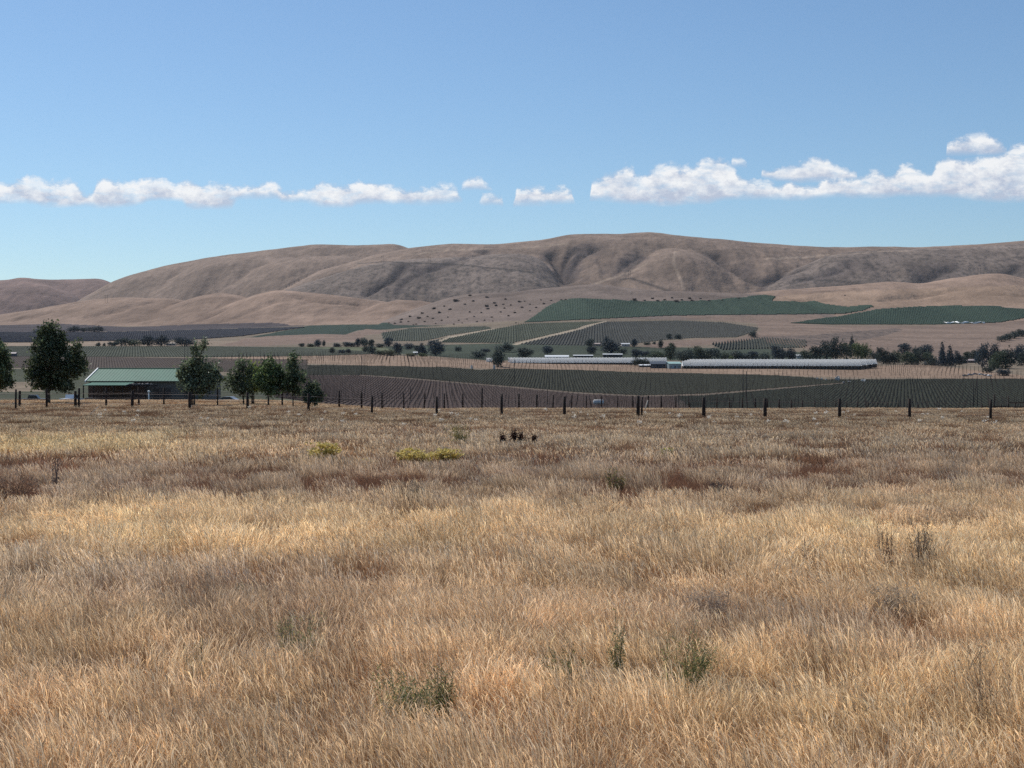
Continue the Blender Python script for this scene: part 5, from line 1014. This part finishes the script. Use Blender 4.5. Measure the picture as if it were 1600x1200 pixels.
# ------------------------------------------------------------------ weeds and flowering shrubs in the field
weed_leaf = leaf_mat('weed_leaves', transl=.45, gloss=.02)
def weed(px, foot, wpx, hpx, label, name, stemc, leafc, nst=7, nleaf=500, lsize=.02, seed=1, flower=None, branch=4, spread=1.0, cat='weed'):
    y = EYE * F / (foot - HY); x = at(px, y); s = y / F; W, H = wpx * s, hpx * s * 1.22; z = gz(x, y); rr = random.Random(seed); rng = np.random.default_rng(seed)
    root = empty(name, (x, y, z), 0, label, cat); m = MB(); tips = []
    leafc = (leafc[0] * 1.3, leafc[1] * 1.18, leafc[2] * .85) if name == 'green_weed' else leafc; nleaf = int(nleaf * 1.5); stemc = tuple(min(.4, c * 1.35) for c in stemc); r0 = max(.0026, min(.010, .0003 * y))
    for k in range(nst):
        a = rr.random() * 6.28; rad = rr.random() ** .6 * W / 2 * spread; hh = H * rr.uniform(.6, 1.0); e = Vector((math.cos(a) * rad, math.sin(a) * rad * .8, hh)); b = Vector((e.x * .15, e.y * .15, -.03)); mid = b.lerp(e, .5) + Vector((rr.uniform(-.04, .04), 0, .04))
        m.tube([b, mid, e], [r0, r0 * .8, r0 * .35], 4); tips.append(e)
        for j in range(branch):
            t = rr.uniform(.35, .95); p = b.lerp(mid, t * 2) if t < .5 else mid.lerp(e, t * 2 - 1); q = p + Vector((rr.uniform(-1, 1) * W * .20, rr.uniform(-1, 1) * W * .16, rr.uniform(.25, 1) * H * .22)); m.tube([p, (p + q) / 2 + Vector((0, 0, -.01)), q], [r0 * .6, r0 * .45, r0 * .25], 3); tips.append(q)
    m.build('stems', principled(name + '_stem', stemc, .9), root)
    T = np.array([tuple(t) for t in tips]); idx = rng.integers(0, len(T), nleaf); low = rng.random(nleaf)[:, None] ** .5; c = T[idx] * np.concatenate([low * .3 + .7, low * .3 + .7, low], 1) + rng.normal(size=(nleaf, 3)) * lsize * 1.2; c[:, 2] = np.abs(c[:, 2])
    a = rng.normal(size=(nleaf, 3)); a /= np.linalg.norm(a, axis=1)[:, None]; b = np.cross(a, rng.normal(size=(nleaf, 3))); b /= np.linalg.norm(b, axis=1)[:, None]; ss = lsize * rng.uniform(.6, 1.4, nleaf)[:, None]
    V = np.stack([c - a * ss, c + b * ss * .3, c + a * ss, c - b * ss * .3], 1).reshape(-1, 3); C = np.repeat(np.array(leafc)[None] * rng.uniform(.6, 1.4, nleaf)[:, None], 4, 0)
    o = bpy.data.objects.new('foliage', np_mesh('foliage', V, np.arange(nleaf * 4).reshape(-1, 4), weed_leaf, {'Col': C})); link(o, root)
    if flower:
        n = 900; idx = rng.integers(0, len(T), n); c = T[idx] + rng.normal(size=(n, 3)) * np.array([.05, .05, .02]) ; up = rng.normal(size=(n, 3)) * .5 + np.array([0, -.3, 1]); up /= np.linalg.norm(up, axis=1)[:, None]; a = np.cross(up, rng.normal(size=(n, 3))); a /= np.linalg.norm(a, axis=1)[:, None]; b = np.cross(up, a)
        ss = .036 * rng.uniform(.7, 1.4, n)[:, None]; V = np.stack([c - a * ss, c + b * ss, c + a * ss, c - b * ss], 1).reshape(-1, 3); C = np.repeat(np.array(flower)[None] * rng.uniform(.7, 1.2, n)[:, None], 4, 0)
        link(bpy.data.objects.new('flowers', np_mesh('flowers', V, np.arange(n * 4).reshape(-1, 4), weed_leaf, {'Col': C})), root)
YF = (.68, .54, .17); BS, BL = (.30, .25, .15), (.42, .34, .18)
weed(503, 738, 60, 38, 'yellow flowering rabbitbrush, tallest and leftmost of the yellow patch', 'rabbitbrush', BS, BL, 34, 200, .04, 1, YF, 3, cat='shrub')
weed(577, 737, 26, 15, 'smallest yellow flowering rabbitbrush, between two larger ones', 'rabbitbrush', BS, BL, 16, 160, .045, 2, YF, 3, cat='shrub')
weed(648, 738, 62, 30, 'left half of the widest clump of yellow rabbitbrush near the field centre', 'rabbitbrush', BS, BL, 34, 200, .04, 3, YF, 3, cat='shrub')
weed(694, 737, 58, 28, 'right half of the widest clump of yellow rabbitbrush near the field centre', 'rabbitbrush', BS, BL, 30, 180, .04, 4, YF, 3, cat='shrub')
weed(1042, 722, 14, 16, 'small yellow tipped plant right of the field centre', 'yellow_weed', (.12,.13,.06), (.22,.24,.08), 8, 220, .04, 5, (.45,.42,.10), 3)
for k, (px, lab) in enumerate([(787, 'dark rust brown dock weed, leftmost of four near the centre of the field'), (803, 'dark rust brown dock weed, tallest of the four near the field centre'), (816, 'dark rust brown dock weed, third of four near the field centre'), (832, 'lone dark dock weed at the right of the four near the field centre')]):
    weed(px, 700, 11, (22, 26, 22, 18)[k], lab, 'dock_weed', (.05,.025,.02), (.055,.025,.02), 4, 420, .045, 10 + k, None, 4)
weed(723, 702, 40, 34, 'pale green shrubby weed left of the dark dock weeds', 'green_weed', (.20,.18,.11), (.24,.22,.12), 12, 380, .05, 20, None, 4)
weed(86, 782, 14, 56, 'tall thin grey brown weed stalks standing at the left side', 'dry_weed', (0.145,0.109,0.094), (0.160,0.116,0.102), 4, 160, .03, 21, None, 3)
weed(962, 782, 46, 42, 'dark green weed clump in the field right of centre', 'green_weed', (.15,.13,.08), (.15,.14,.07), 10, 380, .035, 22, None, 4)
weed(1125, 792, 44, 34, 'dark brown grey weed clump before the pale golden grass', 'dry_weed', (0.116,0.087,0.072), (0.123,0.094,0.080), 12, 700, .035, 23, None, 5)
weed(1440, 915, 70, 95, 'tall dark branching weed at right, highest of the weeds', 'dry_weed', (0.145,0.109,0.080), (0.232,0.174,0.116), 11, 500, .018, 24, None, 6)
weed(1388, 905, 46, 80, 'slim branching brown weed left of the highest weed', 'dry_weed', (0.174,0.123,0.087), (0.246,0.174,0.123), 6, 260, .018, 25, None, 5)
weed(1255, 912, 60, 70, 'open branching brown weed above the right middle', 'dry_weed', (0.189,0.138,0.102), (0.275,0.203,0.145), 7, 260, .018, 26, None, 5)
weed(640, 1158, 110, 100, 'large grey green bushy weed near the bottom centre', 'green_weed', (0.123,0.138,0.080), (0.196,0.217,0.123), 26, 2600, .014, 27, None, 5)
weed(690, 1145, 70, 100, 'dark green twiggy weed right beside the large bushy one', 'green_weed', (0.087,0.094,0.058), (0.123,0.145,0.072), 16, 1500, .012, 28, None, 6)
weed(884, 1112, 70, 90, 'dark based green weed between two taller ones at bottom centre', 'green_weed', (0.102,0.116,0.065), (0.138,0.160,0.087), 13, 1100, .013, 29, None, 5)
weed(970, 1092, 44, 112, 'tall thin single stemmed green weed right of bottom centre', 'green_weed', (0.116,0.123,0.072), (0.174,0.189,0.116), 5, 700, .013, 30, None, 7)
weed(1075, 1125, 84, 130, 'wide green weed with dark stem right of the tall thin one', 'green_weed', (0.109,0.116,0.065), (0.181,0.203,0.109), 16, 1900, .014, 31, None, 6)
weed(303, 1100, 60, 110, 'dark stemmed single weed with fine crown at lower left', 'green_weed', (0.065,0.058,0.043), (0.189,0.189,0.123), 3, 520, .012, 32, None, 9)
weed(465, 1075, 84, 110, 'faded grey green weed half hidden in grass at lower left', 'green_weed', (0.160,0.160,0.102), (0.254,0.254,0.160), 15, 1300, .013, 33, None, 5)
weed(385, 962, 50, 44, 'small pale green grey weed tuft at left above the faded one', 'green_weed', (0.131,0.116,0.087), (0.290,0.275,0.189), 9, 500, .018, 34, None, 5)
weed(1345, 1140, 76, 52, 'round grey ball of dry sagebrush near the bottom right', 'sagebrush', (0.283,0.230,0.155), (0.367,0.303,0.208), 40, 3200, .011, 35, None, 6, cat='shrub')
weed(1110, 985, 110, 60, 'lavender grey feathery brush low in the grass right of centre', 'sagebrush', (0.316,0.237,0.178), (0.416,0.318,0.238), 30, 1800, .016, 36, None, 5, cat='shrub')
weed(1405, 985, 110, 64, 'grey feathery brush low in the grass at right, under the highest weed', 'sagebrush', (0.316,0.251,0.190), (0.451,0.362,0.267), 30, 1800, .016, 37, None, 5, cat='shrub')
weed(1545, 1180, 110, 150, 'brown open branching weed at the bottom right corner', 'dry_weed', (0.174,0.123,0.087), (0.290,0.217,0.131), 9, 420, .012, 38, None, 6)
weed(640, 800, 60, 40, 'dull grey weed patch left of centre in the golden grass', 'sagebrush', (0.250,0.193,0.137), (0.333,0.259,0.178), 16, 900, .028, 39, None, 4, cat='shrub')
weed(20, 790, 90, 50, 'rusty brown weed mound at the left edge', 'dry_weed', (.26,.17,.11), (.36,.23,.15), 26, 900, .035, 40, None, 4)

# pale round seed heads nodding above the grass by the fences
rng = np.random.default_rng(77); Vs, Qs, Cs = [], [], []; off = 0
for k in range(70):
    row = rng.uniform(643, 672); px = rng.uniform(120, 1590); y = EYE * F / (row - HY); x = at(px, y); z = gz(x, y) + rng.uniform(.2, .4); r = rng.uniform(.035, .07)
    n = 26; c = np.array([x, y, z]) + rng.normal(size=(n, 3)) * r * np.array([1, 1, .7]); a = rng.normal(size=(n, 3)); a /= np.linalg.norm(a, axis=1)[:, None]; b = np.cross(a, rng.normal(size=(n, 3))); b /= np.linalg.norm(b, axis=1)[:, None]
    V = np.stack([c - a*r*.6, c + b*r*.6, c + a*r*.6, c - b*r*.6], 1).reshape(-1, 3); Vs.append(V); Qs.append(np.arange(n*4).reshape(-1, 4) + off); off += n*4; Cs.append(np.tile([.78, .72, .62], (n*4, 1)))
tag(link(bpy.data.objects.new('seed_heads', np_mesh('seed_heads', np.concatenate(Vs), np.concatenate(Qs), weed_leaf, {'Col': np.concatenate(Cs)}))), 'pale round seed heads dotted over the grass near the fences', 'seed heads', None, 'stuff')

# ------------------------------------------------------------------ the air
hz_m = bpy.data.materials.new('air'); hz_m.use_nodes = True; t = hz_m.node_tree; t.nodes.clear(); o = t.nodes.new('ShaderNodeOutputMaterial'); pv = t.nodes.new('ShaderNodeVolumePrincipled')
pv.inputs['Density'].default_value = 1.1e-5; pv.inputs['Color'].default_value = (.80, .88, 1, 1); pv.inputs['Anisotropy'].default_value = .2; t.links.new(pv.outputs[0], o.inputs['Volume'])
m = MB(); m.box(-6500, -80, -25, 6500, 9700, 900); tag(m.build('haze', hz_m), 'faint blue haze over the valley and hills', None, None, 'stuff')
